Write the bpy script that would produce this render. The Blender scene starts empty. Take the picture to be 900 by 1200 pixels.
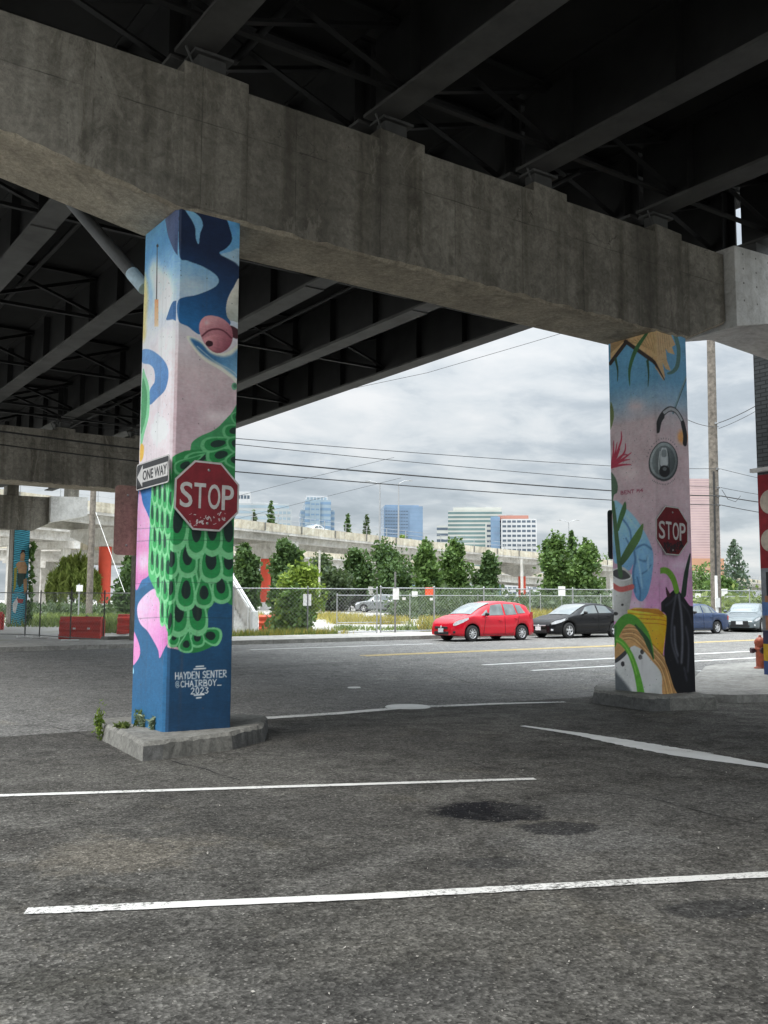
import bpy, bmesh, math, random
import numpy as np
from mathutils import Vector, Matrix

random.seed(7)
rng = np.random.default_rng(11)
SC = bpy.context.scene
COL = SC.collection

# ------------------------------------------------------------------ camera geometry (world: X along the cap beam, Y along the girders)
CAM = np.array([-3.95476, -9.70992, 1.45995])
CR = np.array([0.82126298, -0.57053759, 0.00373866])
CU = np.array([-0.06066689, -0.0808079, 0.99488171])
CF = np.array([0.56731529, 0.81728633, 0.10097728])
FPX = 1130.0
YAW = 0.6068
HD = np.array([math.sin(YAW), math.cos(YAW), 0.0])

def ray(x, y):
    return CF + CR * (x - 450) / FPX + CU * (600 - y) / FPX

def P(x, y, d):
    """a point d metres away (measured along the ground) in the direction seen at x, y of the photograph"""
    r = ray(x, y)
    return CAM + r * (d / (r @ HD))

def gz(x, y):
    d = (x - CAM[0]) * HD[0] + (y - CAM[1]) * HD[1]
    return 0.0165 * (min(max(d, 20.0), 220.0) - 20.0)

def onground(x, y):
    r = ray(x, y)
    t = 2.0
    while t < 400:
        p = CAM + r * t
        if p[2] <= gz(p[0], p[1]):
            return p
        t += 0.02
    return CAM + r * 200

def onplane(x, y, ax, v):
    r = ray(x, y)
    return CAM + r * ((v - CAM[ax]) / r[ax])

# ------------------------------------------------------------------ tagging
def tag(o, label=None, cat=None, group=None, kind=None):
    if label: o['label'] = label
    if cat: o['category'] = cat
    if group: o['group'] = group
    if kind: o['kind'] = kind
    return o

def empty(name, loc, label, cat, group=None, rz=0.0):
    o = bpy.data.objects.new(name, None)
    o.empty_display_size = 0.2
    COL.objects.link(o)
    o.location = loc
    o.rotation_euler = (0, 0, rz)
    return tag(o, label, cat, group)

def copy_tree(o, parent=None):
    c = o.copy(); COL.objects.link(c)
    if parent is not None: c.parent = parent
    for ch in list(o.children): copy_tree(ch, c)
    return c

# ------------------------------------------------------------------ mesh builder
class MB:
    def __init__(s):
        s.v = []; s.f = []; s.m = []; s.sm = []
    def add(s, vs, fs, mi=0, smooth=False):
        b = len(s.v)
        s.v += [tuple(map(float, q)) for q in vs]
        for f in fs:
            s.f.append(tuple(b + i for i in f)); s.m.append(mi); s.sm.append(smooth)
        return s
    def box(s, c, size, mi=0, rot=None):
        hx, hy, hz = [q / 2 for q in size]
        vs = [Vector((sx * hx, sy * hy, sz * hz)) for sx in (-1, 1) for sy in (-1, 1) for sz in (-1, 1)]
        if rot is not None: vs = [rot @ q for q in vs]
        c = Vector(c)
        return s.add([q + c for q in vs], [(0, 1, 3, 2), (4, 6, 7, 5), (0, 4, 5, 1), (2, 3, 7, 6), (0, 2, 6, 4), (1, 5, 7, 3)], mi)
    def span(s, a, b, mi=0):
        a, b = np.array(a, float), np.array(b, float)
        return s.box((a + b) / 2, np.abs(b - a), mi)
    def bar(s, a, b, w, h=None, mi=0, up=(0, 0, 1)):
        a, b = Vector(a), Vector(b); h = h or w
        d = (b - a); l = d.length; d.normalize(); up = Vector(up)
        if abs(d.dot(up)) > .98: up = Vector((1, 0, 0))
        x = d.cross(up).normalized(); z = x.cross(d)
        rot = Matrix((x, d, z)).transposed()
        return s.box((a + b) / 2, (w, l, h), mi, rot)
    def tube(s, pts, r, n=8, mi=0, caps=True):
        pts = [Vector(p) for p in pts]
        rs = r if isinstance(r, (list, tuple)) else [r] * len(pts)
        vs = []; fs = []
        for i, p in enumerate(pts):
            d = (pts[min(i + 1, len(pts) - 1)] - pts[max(i - 1, 0)]).normalized()
            u = Vector((0, 0, 1)) if abs(d.z) < .9 else Vector((1, 0, 0))
            x = d.cross(u).normalized(); y = x.cross(d)
            for k in range(n):
                a = 2 * math.pi * k / n
                vs.append(p + (x * math.cos(a) + y * math.sin(a)) * rs[i])
        for i in range(len(pts) - 1):
            for k in range(n):
                k2 = (k + 1) % n
                fs.append((i * n + k, i * n + k2, (i + 1) * n + k2, (i + 1) * n + k))
        s.add(vs, fs, mi, True)
        if caps:
            s.add(vs[:n], [tuple(range(n))], mi); s.add(vs[-n:], [tuple(range(n))[::-1]], mi)
        return s
    def lathe(s, prof, c=(0, 0, 0), n=20, mi=0, axis='z', smooth=True, sc=(1, 1, 1)):
        vs = []; fs = []
        for r, z in prof:
            for k in range(n):
                a = 2 * math.pi * k / n
                q = (r * math.cos(a), r * math.sin(a), z)
                if axis == 'y': q = (q[0], q[2], q[1])
                if axis == 'x': q = (q[2], q[0], q[1])
                vs.append((c[0] + q[0] * sc[0], c[1] + q[1] * sc[1], c[2] + q[2] * sc[2]))
        for i in range(len(prof) - 1):
            for k in range(n):
                k2 = (k + 1) % n
                fs.append((i * n + k, i * n + k2, (i + 1) * n + k2, (i + 1) * n + k))
        return s.add(vs, fs, mi, smooth)
    def prism(s, poly, d0, d1, plane='xz', mi=0):
        """outline extruded between d0 and d1 along the axis the plane leaves out"""
        def q(p, d):
            return {'xz': (p[0], d, p[1]), 'xy': (p[0], p[1], d), 'yz': (d, p[0], p[1])}[plane]
        n = len(poly)
        vs = [q(p, d0) for p in poly] + [q(p, d1) for p in poly]
        fs = [tuple(range(n)), tuple(range(2 * n - 1, n - 1, -1))]
        fs += [(i, i + n, (i + 1) % n + n, (i + 1) % n) for i in range(n)]
        return s.add(vs, fs, mi)
    def grid(s, g, mi=0, smooth=True, close=False):
        nr, nc = len(g), len(g[0])
        vs = [p for r in g for p in r]
        fs = []
        for i in range(nr - 1):
            for j in range(nc - (0 if close else 1)):
                j2 = (j + 1) % nc
                fs.append((i * nc + j, i * nc + j2, (i + 1) * nc + j2, (i + 1) * nc + j))
        return s.add(vs, fs, mi, smooth)
    def build(s, name, mats, parent=None, loc=None, bevel=0.0, fix=True, label=None):
        me = bpy.data.meshes.new(name)
        me.from_pydata(s.v, [], s.f)
        for m in (mats if isinstance(mats, (list, tuple)) else [mats]): me.materials.append(m)
        me.polygons.foreach_set('material_index', s.m)
        me.polygons.foreach_set('use_smooth', s.sm)
        if fix:
            bm = bmesh.new(); bm.from_mesh(me)
            bmesh.ops.recalc_face_normals(bm, faces=bm.faces)
            bm.to_mesh(me); bm.free()
        me.update()
        o = bpy.data.objects.new(name, me); COL.objects.link(o)
        if parent is not None: o.parent = parent
        if loc is not None: o.location = loc
        if bevel:
            b = o.modifiers.new('Bevel', 'BEVEL'); b.width = bevel; b.segments = 2; b.limit_method = 'ANGLE'
        if label: o['label'] = label
        return o

def quads_mesh(name, V, mats, midx=None, parent=None):
    """V: (n,4,3) separate quads"""
    n = len(V)
    me = bpy.data.meshes.new(name)
    me.vertices.add(n * 4); me.vertices.foreach_set('co', np.ascontiguousarray(V.reshape(-1), dtype=np.float32))
    me.loops.add(n * 4); me.loops.foreach_set('vertex_index', np.arange(n * 4, dtype=np.int32))
    me.polygons.add(n); me.polygons.foreach_set('loop_start', np.arange(0, n * 4, 4, dtype=np.int32))
    for m in (mats if isinstance(mats, (list, tuple)) else [mats]): me.materials.append(m)
    if midx is not None: me.polygons.foreach_set('material_index', np.asarray(midx, dtype=np.int32))
    me.update(calc_edges=True); me.validate()
    o = bpy.data.objects.new(name, me); COL.objects.link(o)
    if parent is not None: o.parent = parent
    return o

# ------------------------------------------------------------------ materials
def lin(c):
    c = np.asarray(c, float) / 255.0
    return np.where(c <= 0.04045, c / 12.92, ((c + 0.055) / 1.055) ** 2.4)

def L4(c):
    """linear albedo tuple, or 0-255 sRGB when any value is above 1"""
    if max(c) > 1: c = lin(c)
    return (float(c[0]), float(c[1]), float(c[2]), 1.0)

class NT:
    def __init__(s, name):
        s.m = bpy.data.materials.new(name); s.m.use_nodes = True
        s.t = s.m.node_tree; s.b = s.t.nodes['Principled BSDF']
        s.co = s.t.nodes.new('ShaderNodeTexCoord').outputs['Object']
    def n(s, typ, ins=None, **kw):
        q = s.t.nodes.new(typ)
        for k, v in kw.items(): setattr(q, k, v)
        for k, v in (ins or {}).items(): s.set(q.inputs[k], v)
        return q
    def set(s, sock, v):
        if hasattr(v, 'is_output'): s.t.links.new(v, sock)
        else: sock.default_value = v
    def geo(s):
        s.co = s.n('ShaderNodeNewGeometry').outputs['Position']; return s
    def noise(s, scale, detail=4.0, rough=.55, vec=None, stretch=None, dist=0.0):
        v = vec if vec is not None else s.co
        if stretch: v = s.n('ShaderNodeMapping', {'Vector': v, 'Scale': stretch}).outputs[0]
        return s.n('ShaderNodeTexNoise', {'Vector': v, 'Scale': scale, 'Detail': detail, 'Roughness': rough, 'Distortion': dist}).outputs['Fac']
    def ramp(s, fac, stops):
        r = s.n('ShaderNodeValToRGB', {'Fac': fac})
        e = r.color_ramp.elements
        while len(e) < len(stops): e.new(0.5)
        for q, (p, c) in zip(e, stops):
            q.position = p
            q.color = L4(c) if isinstance(c, (tuple, list)) else (c, c, c, 1)
        return r.outputs[0]
    def mix(s, fac, a, b, blend='MIX'):
        q = s.n('ShaderNodeMix', data_type='RGBA', blend_type=blend)
        s.set(q.inputs[0], fac)
        for i, v in ((6, a), (7, b)):
            s.set(q.inputs[i], v if hasattr(v, 'is_output') else L4(v) if isinstance(v, (tuple, list)) else (v, v, v, 1))
        return q.outputs[2]
    def math(s, op, a, b=0.0, c=0.0):
        q = s.n('ShaderNodeMath', operation=op)
        for i, v in enumerate((a, b, c)): s.set(q.inputs[i], v)
        return q.outputs[0]
    def bump(s, h, strength=.3, dist=.01):
        b = s.n('ShaderNodeBump', {'Height': h, 'Strength': strength, 'Distance': dist})
        s.t.links.new(b.outputs[0], s.b.inputs['Normal'])
    def out(s, color=None, rough=None, metal=None, spec=None):
        if color is not None: s.set(s.b.inputs['Base Color'], color if hasattr(color, 'is_output') else L4(color))
        if rough is not None: s.set(s.b.inputs['Roughness'], rough)
        if metal is not None: s.b.inputs['Metallic'].default_value = metal
        if spec is not None: s.b.inputs['Specular IOR Level'].default_value = spec
        return s.m

def simple(name, c, rough=.6, metal=0.0, var=.25, scale=6.0, bump=0.0, spec=None, coat=0.0):
    t = NT(name)
    c = L4(c)[:3]
    lo = tuple(q * (1 - var) for q in c); hi = tuple(min(.95, q * (1 + var)) for q in c)
    f = t.noise(scale, 5.0, .6)
    col = t.ramp(f, [(.3, lo), (.7, hi)])
    if bump: t.bump(f, bump, .01)
    if coat: t.b.inputs['Coat Weight'].default_value = coat; t.b.inputs['Coat Roughness'].default_value = .05
    return t.out(col, rough, metal, spec)

def concrete(name, c, streak=.5, stain=.5, bump=.25, scale=1.0, rough=.9, boards=False):
    t = NT(name).geo()
    c = np.array(L4(c)[:3])
    base = t.ramp(t.noise(1.3 * scale, 6.0, .65), [(.3, tuple(c * .78)), (.7, tuple(c * 1.2))])
    fine = t.noise(28 * scale, 3.0, .7)
    base = t.mix(.35, base, t.ramp(fine, [(.3, .25), (.7, .75)]), 'OVERLAY')
    st = t.noise(1.0, 4.0, .6, stretch=(2.6, 2.6, .16))
    base = t.mix(t.ramp(st, [(.46, 0.0), (.66, streak)]), base, tuple(c * .38 * np.array([1, .97, .9])))
    bl = t.noise(.55 * scale, 5.0, .7, dist=.6)
    base = t.mix(t.ramp(bl, [(.5, 0.0), (.72, stain)]), base, tuple(c * .5))
    lt = t.noise(1.0, 4.0, .6, stretch=(3.4, 3.4, .22), dist=.3)
    base = t.mix(t.ramp(lt, [(.6, 0.0), (.78, .3)]), base, tuple(np.minimum(c * 1.7, .8)))
    med = t.noise(7 * scale, 8.0, .72, dist=.6)
    base = t.mix(.45, base, t.ramp(med, [(.34, .2), (.66, .82)]), 'OVERLAY')
    if boards:
        sp_ = t.n('ShaderNodeSeparateXYZ', {0: t.co})
        wob = t.math('MULTIPLY', t.noise(3.0, 3.0), .03)
        l1 = t.math('LESS_THAN', t.math('MODULO', t.math('ADD', t.math('ADD', sp_.outputs[0], 40.0), wob), 1.22), .012)
        l2 = t.math('LESS_THAN', t.math('ABSOLUTE', t.math('SUBTRACT', t.math('ADD', sp_.outputs[2], wob), 6.93)), .007)
        ln = t.math('MULTIPLY', t.math('MAXIMUM', l1, l2), t.ramp(t.noise(1.6, 4.0), [(.4, .1), (.6, .7)]))
        base = t.mix(ln, base, tuple(c * .25))
        wide = t.noise(1.0, 3.0, .5, stretch=(1.1, 1.1, .05), dist=.2)
        base = t.mix(t.ramp(wide, [(.53, 0.0), (.66, .55)]), base, tuple(c * .32))
        vn = t.n('ShaderNodeTexVoronoi', {'Vector': t.n('ShaderNodeVectorMath', {0: t.co, 1: t.n('ShaderNodeTexNoise', {'Vector': t.co, 'Scale': 2.0, 'Detail': 5.0}).outputs['Color']}, operation='ADD').outputs[0], 'Scale': .8}, feature='DISTANCE_TO_EDGE').outputs['Distance']
        base = t.mix(t.math('MULTIPLY', t.math('LESS_THAN', vn, .0035), t.ramp(t.noise(.8, 3.0), [(.58, 0.0), (.64, .7)])), base, tuple(c * .2))
        eff = t.noise(1.0, 7.0, .8, stretch=(1.4, 1.4, .5), dist=1.0); base = t.mix(t.ramp(eff, [(.56, 0.0), (.62, .32)]), base, tuple(np.minimum(c * 1.75, .8)))
        pk = t.n('ShaderNodeTexVoronoi', {'Vector': t.co, 'Scale': 9.0}); pm = t.math('MULTIPLY', t.math('LESS_THAN', pk.outputs['Distance'], .12), t.math('GREATER_THAN', t.n('ShaderNodeSeparateColor', {0: pk.outputs['Color']}).outputs[0], .9))
        base = t.mix(t.math('MULTIPLY', pm, .6), base, tuple(c * .3))
    t.bump(t.math('ADD', fine, t.math('ADD', med, t.noise(6 * scale, 5.0, .6))), bump, .012)
    return t.out(base, rough, spec=.2)

def foliage(name, dark, light, rough=.55):
    t = NT(name)
    g = t.n('ShaderNodeNewGeometry')
    f = t.math('ADD', t.math('MULTIPLY', g.outputs['Random Per Island'], .6), t.math('MULTIPLY', t.noise(.9, 2.0), .5))
    col = t.ramp(f, [(.2, dark), (.85, light)])
    t.set(t.b.inputs['Base Color'], col); t.b.inputs['Roughness'].default_value = rough
    t.b.inputs['Specular IOR Level'].default_value = .25
    tr = t.n('ShaderNodeBsdfTranslucent'); t.set(tr.inputs['Color'], t.mix(.5, col, (.16, .26, .04)))
    mx = t.n('ShaderNodeMixShader', {0: .25}); t.t.links.new(t.b.outputs[0], mx.inputs[1]); t.t.links.new(tr.outputs[0], mx.inputs[2])
    t.t.links.new(mx.outputs[0], t.t.nodes['Material Output'].inputs['Surface'])
    return t.m

def asphalt(name, c, agg=1.0, patches=(), cracks=True, wear=.3, mot=.6):
    t = NT(name).geo()
    c = np.array(L4(c)[:3])
    big = t.noise(.35, 5.0, .62, dist=.5)
    col = t.ramp(big, [(.32, tuple(c * (1 - wear))), (.5, tuple(c)), (.7, tuple(c * (1 + wear)))])
    mid = t.noise(2.4, 6.0, .7, dist=.4)
    col = t.mix(mot, col, t.ramp(mid, [(.34, .18), (.66, .85)]), 'OVERLAY')
    blotch = t.noise(.9, 6.0, .72, dist=1.2)
    col = t.mix(t.ramp(blotch, [(.56, 0.0), (.7, .5)]), col, tuple(c * np.array([1.35, 1.28, 1.12])))
    for (x, y, sx, sy, ang, colr, amt, edge) in patches:
        if edge < .2: edge *= .55; sx, sy = sx * 1.3, sy * 1.3       # stains and overlays with a ragged outline
        mp = t.n('ShaderNodeMapping', {'Vector': t.co, 'Location': (-x, -y, 0)}, vector_type='POINT').outputs[0]
        mp = t.n('ShaderNodeMapping', {'Vector': mp, 'Rotation': (0, 0, -ang)}).outputs[0]
        mp = t.n('ShaderNodeMapping', {'Vector': mp, 'Scale': (1 / sx, 1 / sy, 0)}).outputs[0]
        d = t.n('ShaderNodeVectorMath', {0: mp}, operation='LENGTH').outputs['Value']
        d = t.math('ADD', d, t.math('MULTIPLY', t.math('SUBTRACT', t.noise(2.2, 7.0, .72, dist=.8) if edge > .2 else t.noise(3.4, 9.0, .78, dist=1.2), .5), 2.6 if edge > .2 else 1.5))
        amt = amt if edge < .2 else amt * .75
        col = t.mix(t.ramp(d, [(max(0.0, .8 - edge), amt), (.8, amt * .4), (min(1.0, .8 + edge), 0.0)]), col, colr)
    gr = t.noise(26.0 * agg, 3.0, .7); col = t.mix(.55, col, t.ramp(gr, [(.33, .08), (.67, .92)]), 'OVERLAY')
    gr2 = t.noise(9.0 * agg, 5.0, .75); col = t.mix(.35, col, t.ramp(gr2, [(.33, .1), (.67, .9)]), 'OVERLAY')
    vo = t.n('ShaderNodeTexVoronoi', {'Vector': t.co, 'Scale': 75.0 * agg})
    vsel = t.ramp(vo.outputs['Color'], [(.0, .18), (.5, .42), (.8, .6), (1.0, 1.0)])
    col = t.mix(.85, col, vsel, 'OVERLAY')
    sp = t.n('ShaderNodeTexVoronoi', {'Vector': t.co, 'Scale': 48.0 * agg})
    chip = t.math('MULTIPLY', t.math('LESS_THAN', sp.outputs['Distance'], .30), t.math('GREATER_THAN', t.n('ShaderNodeSeparateColor', {0: sp.outputs['Color']}).outputs[0], .88))
    col = t.mix(t.math('MULTIPLY', chip, .42), col, (.38, .36, .33))
    h = t.math('ADD', vo.outputs['Distance'], t.math('MULTIPLY', mid, 1.2))
    if cracks:
        wv = t.n('ShaderNodeVectorMath', {0: t.co, 1: t.n('ShaderNodeVectorMath', {0: t.n('ShaderNodeTexNoise', {'Vector': t.co, 'Scale': 1.6, 'Detail': 6.0}).outputs['Color'], 1: (.9, .9, .9)}, operation='MULTIPLY').outputs[0]}, operation='ADD').outputs[0]
        cr = t.n('ShaderNodeTexVoronoi', {'Vector': wv, 'Scale': .36}, feature='DISTANCE_TO_EDGE').outputs['Distance']
        cm = t.math('MULTIPLY', t.ramp(cr, [(.0, .8), (.003, .5), (.007, 0.0)]), t.ramp(t.noise(.5, 3.0), [(.48, 0.0), (.6, .7)]))
        col = t.mix(cm, col, tuple(c * .28))
        h = t.math('SUBTRACT', h, cm)
    t.bump(h, .55, .008)
    return t.out(col, t.ramp(big, [(.3, .85), (.7, .97)]), spec=.08)

def paint(name, c, base, amt=.5, scale=38.0):
    t = NT(name).geo()
    f = t.noise(scale, 9.0, .82)
    g = t.noise(1.1, 3.0, .6)
    m = t.ramp(t.math('ADD', f, t.math('MULTIPLY', t.math('SUBTRACT', g, .5), .5)), [(.52 + .25 * (1 - amt), 0.0), (.60 + .25 * (1 - amt), 1.0)])
    c1 = t.mix(t.ramp(t.noise(5, 4.0), [(.3, 0.0), (.7, .35)]), c, tuple(np.array(L4(c)[:3]) * .6))
    t.bump(t.noise(90, 2.0), .3, .004)
    return t.out(t.mix(m, c1, base), .85, spec=.15)
SKY_GAIN, SUN_E, EXPOSURE = 5.9, 1.5, 0.6
# ------------------------------------------------------------------ world, sun, camera
W = bpy.data.worlds.new('World'); SC.world = W; W.use_nodes = True
wt = W.node_tree; wn = wt.nodes; wl = wt.links
bg = wn['Background']; bg.inputs['Strength'].default_value = 0.1
SUN_EL, SUN_AZ = math.radians(52), math.atan2(-0.85, -0.30)
sky = wn.new('ShaderNodeTexSky'); sky.sky_type = 'NISHITA'; sky.sun_disc = False
sky.sun_elevation = SUN_EL; sky.sun_rotation = SUN_AZ; sky.air_density = 1.0; sky.dust_density = 2.0
tc = wn.new('ShaderNodeTexCoord')
sep = wn.new('ShaderNodeSeparateXYZ'); wl.new(tc.outputs['Generated'], sep.inputs[0])
def wmath(op, a, b=0.0):
    q = wn.new('ShaderNodeMath'); q.operation = op
    for i, v in enumerate((a, b)):
        if hasattr(v, 'is_output'): wl.new(v, q.inputs[i])
        else: q.inputs[i].default_value = v
    return q.outputs[0]
zc = wmath('MAXIMUM', sep.outputs[2], 0.0)
den = wmath('ADD', zc, 0.20)
comb = wn.new('ShaderNodeCombineXYZ')
wl.new(wmath('DIVIDE', sep.outputs[0], den), comb.inputs[0]); wl.new(wmath('DIVIDE', sep.outputs[1], den), comb.inputs[1])
def wnoise(scale, detail, rough, dist, off):
    mp = wn.new('ShaderNodeMapping'); wl.new(comb.outputs[0], mp.inputs['Vector']); mp.inputs['Location'].default_value = off
    mp.inputs['Rotation'].default_value = (0, 0, YAW); mp.inputs['Scale'].default_value = (.85, 1.0, 1.0)
    q = wn.new('ShaderNodeTexNoise'); wl.new(mp.outputs[0], q.inputs['Vector'])
    q.inputs['Scale'].default_value = scale; q.inputs['Detail'].default_value = detail
    q.inputs['Roughness'].default_value = rough; q.inputs['Distortion'].default_value = dist
    return q.outputs['Fac']
cl = wmath('ADD', wmath('MULTIPLY', wnoise(1.15, 8.0, .55, .35, (3.1, 1.7, 0)), .62), wmath('MULTIPLY', wnoise(4.2, 7.0, .6, .3, (0.4, 5.2, 0)), .38))
cr = wn.new('ShaderNodeValToRGB'); wl.new(cl, cr.inputs[0])
e = cr.color_ramp.elements
e[0].position = .38; e[0].color = (.46, .52, .57, 1)
e[1].position = .635; e[1].color = (.98, .99, .99, 1)
q = e.new(.47); q.color = (.60, .66, .71, 1)
q = e.new(.535); q.color = (.80, .845, .87, 1)
lum = wmath('MULTIPLY', wmath('ADD', 1.0, wmath('MULTIPLY', wmath('POWER', zc, 3.0), 9.5)), SKY_GAIN)
vm = wn.new('ShaderNodeVectorMath'); vm.operation = 'SCALE'; wl.new(cr.outputs[0], vm.inputs[0]); wl.new(lum, vm.inputs['Scale'])
mx = wn.new('ShaderNodeMix'); mx.data_type = 'RGBA'; mx.inputs[0].default_value = .9
wl.new(sky.outputs[0], mx.inputs[6]); wl.new(vm.outputs[0], mx.inputs[7])
wl.new(mx.outputs[2], bg.inputs['Color'])

sl = bpy.data.lights.new('sun', 'SUN'); sl.energy = SUN_E; sl.angle = math.radians(25); sl.color = (1.0, .965, .91)
so = bpy.data.objects.new('sun', sl); COL.objects.link(so)
sd = Vector((math.sin(SUN_AZ) * math.cos(SUN_EL), math.cos(SUN_AZ) * math.cos(SUN_EL), math.sin(SUN_EL)))
so.rotation_euler = sd.to_track_quat('Z', 'Y').to_euler(); so.location = (-60, -40, 90)

cd = bpy.data.cameras.new('camera'); co = bpy.data.objects.new('camera', cd); COL.objects.link(co)
cd.sensor_width = 36; cd.sensor_fit = 'AUTO'; cd.lens = FPX / 1200 * 36
cd.clip_start = .05; cd.clip_end = 6000
co.matrix_world = Matrix(((CR[0], CU[0], -CF[0], CAM[0]), (CR[1], CU[1], -CF[1], CAM[1]), (CR[2], CU[2], -CF[2], CAM[2]), (0, 0, 0, 1)))
SC.camera = co
SC.view_settings.view_transform = 'Standard'; SC.view_settings.look = 'None'
SC.view_settings.exposure = EXPOSURE; SC.view_settings.gamma = 1.0
SC.render.engine = 'CYCLES'
SC.cycles.max_bounces = 6; SC.cycles.diffuse_bounces = 4; SC.cycles.glossy_bounces = 3; SC.cycles.transparent_max_bounces = 8
SC.cycles.use_denoising = True
try: SC.cycles.denoiser = 'OPENIMAGEDENOISE'
except Exception: pass
SC.cycles.use_adaptive_sampling = True; SC.cycles.adaptive_threshold = .015
SC.cycles.sample_clamp_indirect = 6.0
SC.render.resolution_x = 768; SC.render.resolution_y = 1024

# ------------------------------------------------------------------ materials used in many places
M = {}
M['conc_beam'] = concrete('weathered_concrete', (.262, .243, .206), .8, .75, .6, boards=True)
M['conc_soffit'] = concrete('soffit_concrete', (.44, .385, .30), .2, .95, 1.0, 2.2)
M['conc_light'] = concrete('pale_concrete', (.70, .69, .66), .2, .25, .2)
M['conc_via'] = concrete('viaduct_concrete', (.60, .58, .54), .2, .15, .1, .15)
M['conc_para'] = concrete('parapet_concrete', (.66, .60, .48), .4, .2, .1, .15)
M['kerb'] = concrete('kerb_concrete', (.235, .23, .21), .15, .5, .4, 2.0)
M['kerb_grey'] = concrete('dark_kerb_concrete', (.145, .145, .14), .15, .4, .4, 2.0)
M['walk'] = concrete('sidewalk_concrete', (.36, .35, .325), .05, .4, .2, .8)
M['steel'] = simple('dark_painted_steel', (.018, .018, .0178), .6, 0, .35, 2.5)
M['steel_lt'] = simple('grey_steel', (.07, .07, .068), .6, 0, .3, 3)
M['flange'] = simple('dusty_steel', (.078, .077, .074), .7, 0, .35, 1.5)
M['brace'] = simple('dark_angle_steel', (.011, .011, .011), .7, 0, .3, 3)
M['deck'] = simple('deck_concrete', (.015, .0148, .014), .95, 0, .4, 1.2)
M['galv'] = simple('galvanised_steel', (.42, .43, .44), .45, .7, .15, 8)
M['galv_d'] = simple('dull_pipe', (.20, .20, .19), .6, .4, .2, 8)
M['white'] = simple('white_paint', (.74, .74, .72), .5, 0, .12, 6)
M['wire'] = simple('cable_black', (.03, .03, .03), .6)
M['wood'] = simple('weathered_pole_wood', (.165, .145, .122), .9, 0, .5, 5, .4)
M['red_pier'] = simple('red_painted_concrete', (.74, .095, .05), .7, 0, .15, .8)
M['lum'] = simple('sign_aluminium', (.38, .36, .35), .45, .6, .2, 5)
M['rubber'] = simple('rubber', (.02, .02, .02), .8)
M['black'] = simple('black_trim', (.012, .012, .013), .5)
M['dark'] = simple('dark_void', (.008, .008, .008), .95)
M['sred'] = simple('sign_red', (.235, .012, .022), .5, 0, .25, 9)
M['sred2'] = simple('sign_red_dark', (.16, .008, .014), .5, 0, .3, 9)
M['swhite'] = simple('sign_white', (.62, .60, .58), .5, 0, .15, 12)
M['sblack'] = simple('sign_black', (.02, .02, .022), .5)
M['orange'] = simple('orange_plastic', (.70, .09, .025), .5, 0, .2, 4)
M['redplastic'] = simple('faded_red_plastic', (.46, .035, .022), .5, 0, .25, 4)

# ------------------------------------------------------------------ ground sheets
def drape(name, x0, x1, y0, y1, dz, mat, step=.5, kind='structure', skirt=0.0):
    nx = max(1, int(math.ceil((x1 - x0) / step))); ny = max(1, int(math.ceil((y1 - y0) / step)))
    xs = np.linspace(x0, x1, nx + 1); ys = np.linspace(y0, y1, ny + 1)
    m = MB()
    m.grid([[(x, y, gz(x, y) + dz) for x in xs] for y in ys], smooth=True)
    if skirt:
        for a in ([(x, y0) for x in xs], [(x, y1) for x in xs], [(x0, y) for y in ys], [(x1, y) for y in ys]):
            m.grid([[(x, y, gz(x, y) + dz) for x, y in a], [(x, y, gz(x, y) + dz - skirt) for x, y in a]], smooth=False)
    o = m.build(name, mat)
    return tag(o, kind=kind)

gm = NT('open_ground').geo()
gcol = gm.ramp(gm.noise(.12, 6.0, .6), [(.3, (.30, .29, .27)), (.55, (.36, .35, .33)), (.75, (.27, .27, .22))])
gcol = gm.mix(gm.ramp(gm.noise(.5, 6.0, .7), [(.52, 0.0), (.68, .6)]), gcol, (.20, .20, .11))
gm.bump(gm.noise(8, 5.0), .3, .05); gm.out(gcol, .95)
ds = [-150, -60, -20, 0, 20, 21, 40, 80, 150, 219, 220, 400, 1000, 4000]
ls = [-3000, -800, -200, -80, -30, 0, 30, 80, 200, 800, 3000]
g = MB()
LT = np.array([math.cos(YAW), -math.sin(YAW), 0])
rows = []
for d in ds:
    rows.append([])
    for l in ls:
        p = CAM + HD * d + LT * l
        rows[-1].append((p[0], p[1], gz(p[0], p[1]) - .012))
g.grid(rows, smooth=False)
tag(g.build('ground', gm.m), kind='structure')

def SP(px, py, sx, sy, da, *r):
    g_ = onground(px, py); return (g_[0], g_[1], sx, sy, -YAW + da, *r)
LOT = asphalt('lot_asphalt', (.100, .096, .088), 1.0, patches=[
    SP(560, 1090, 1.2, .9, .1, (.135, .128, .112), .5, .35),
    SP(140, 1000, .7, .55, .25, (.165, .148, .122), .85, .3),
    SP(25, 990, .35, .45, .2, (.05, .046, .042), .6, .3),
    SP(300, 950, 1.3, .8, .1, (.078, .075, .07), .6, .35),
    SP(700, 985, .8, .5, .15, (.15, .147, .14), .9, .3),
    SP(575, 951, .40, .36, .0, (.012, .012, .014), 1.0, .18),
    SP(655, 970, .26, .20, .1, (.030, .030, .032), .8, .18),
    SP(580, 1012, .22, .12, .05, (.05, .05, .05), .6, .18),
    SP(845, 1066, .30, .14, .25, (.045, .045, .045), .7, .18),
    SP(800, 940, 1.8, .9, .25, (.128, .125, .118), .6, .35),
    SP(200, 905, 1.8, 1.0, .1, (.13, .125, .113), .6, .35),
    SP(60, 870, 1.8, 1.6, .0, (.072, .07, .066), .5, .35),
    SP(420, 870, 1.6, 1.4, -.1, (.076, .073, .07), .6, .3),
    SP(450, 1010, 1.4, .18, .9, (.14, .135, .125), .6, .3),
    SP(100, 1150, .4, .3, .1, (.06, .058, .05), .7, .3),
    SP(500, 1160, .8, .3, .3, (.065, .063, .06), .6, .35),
], wear=.28)
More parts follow.
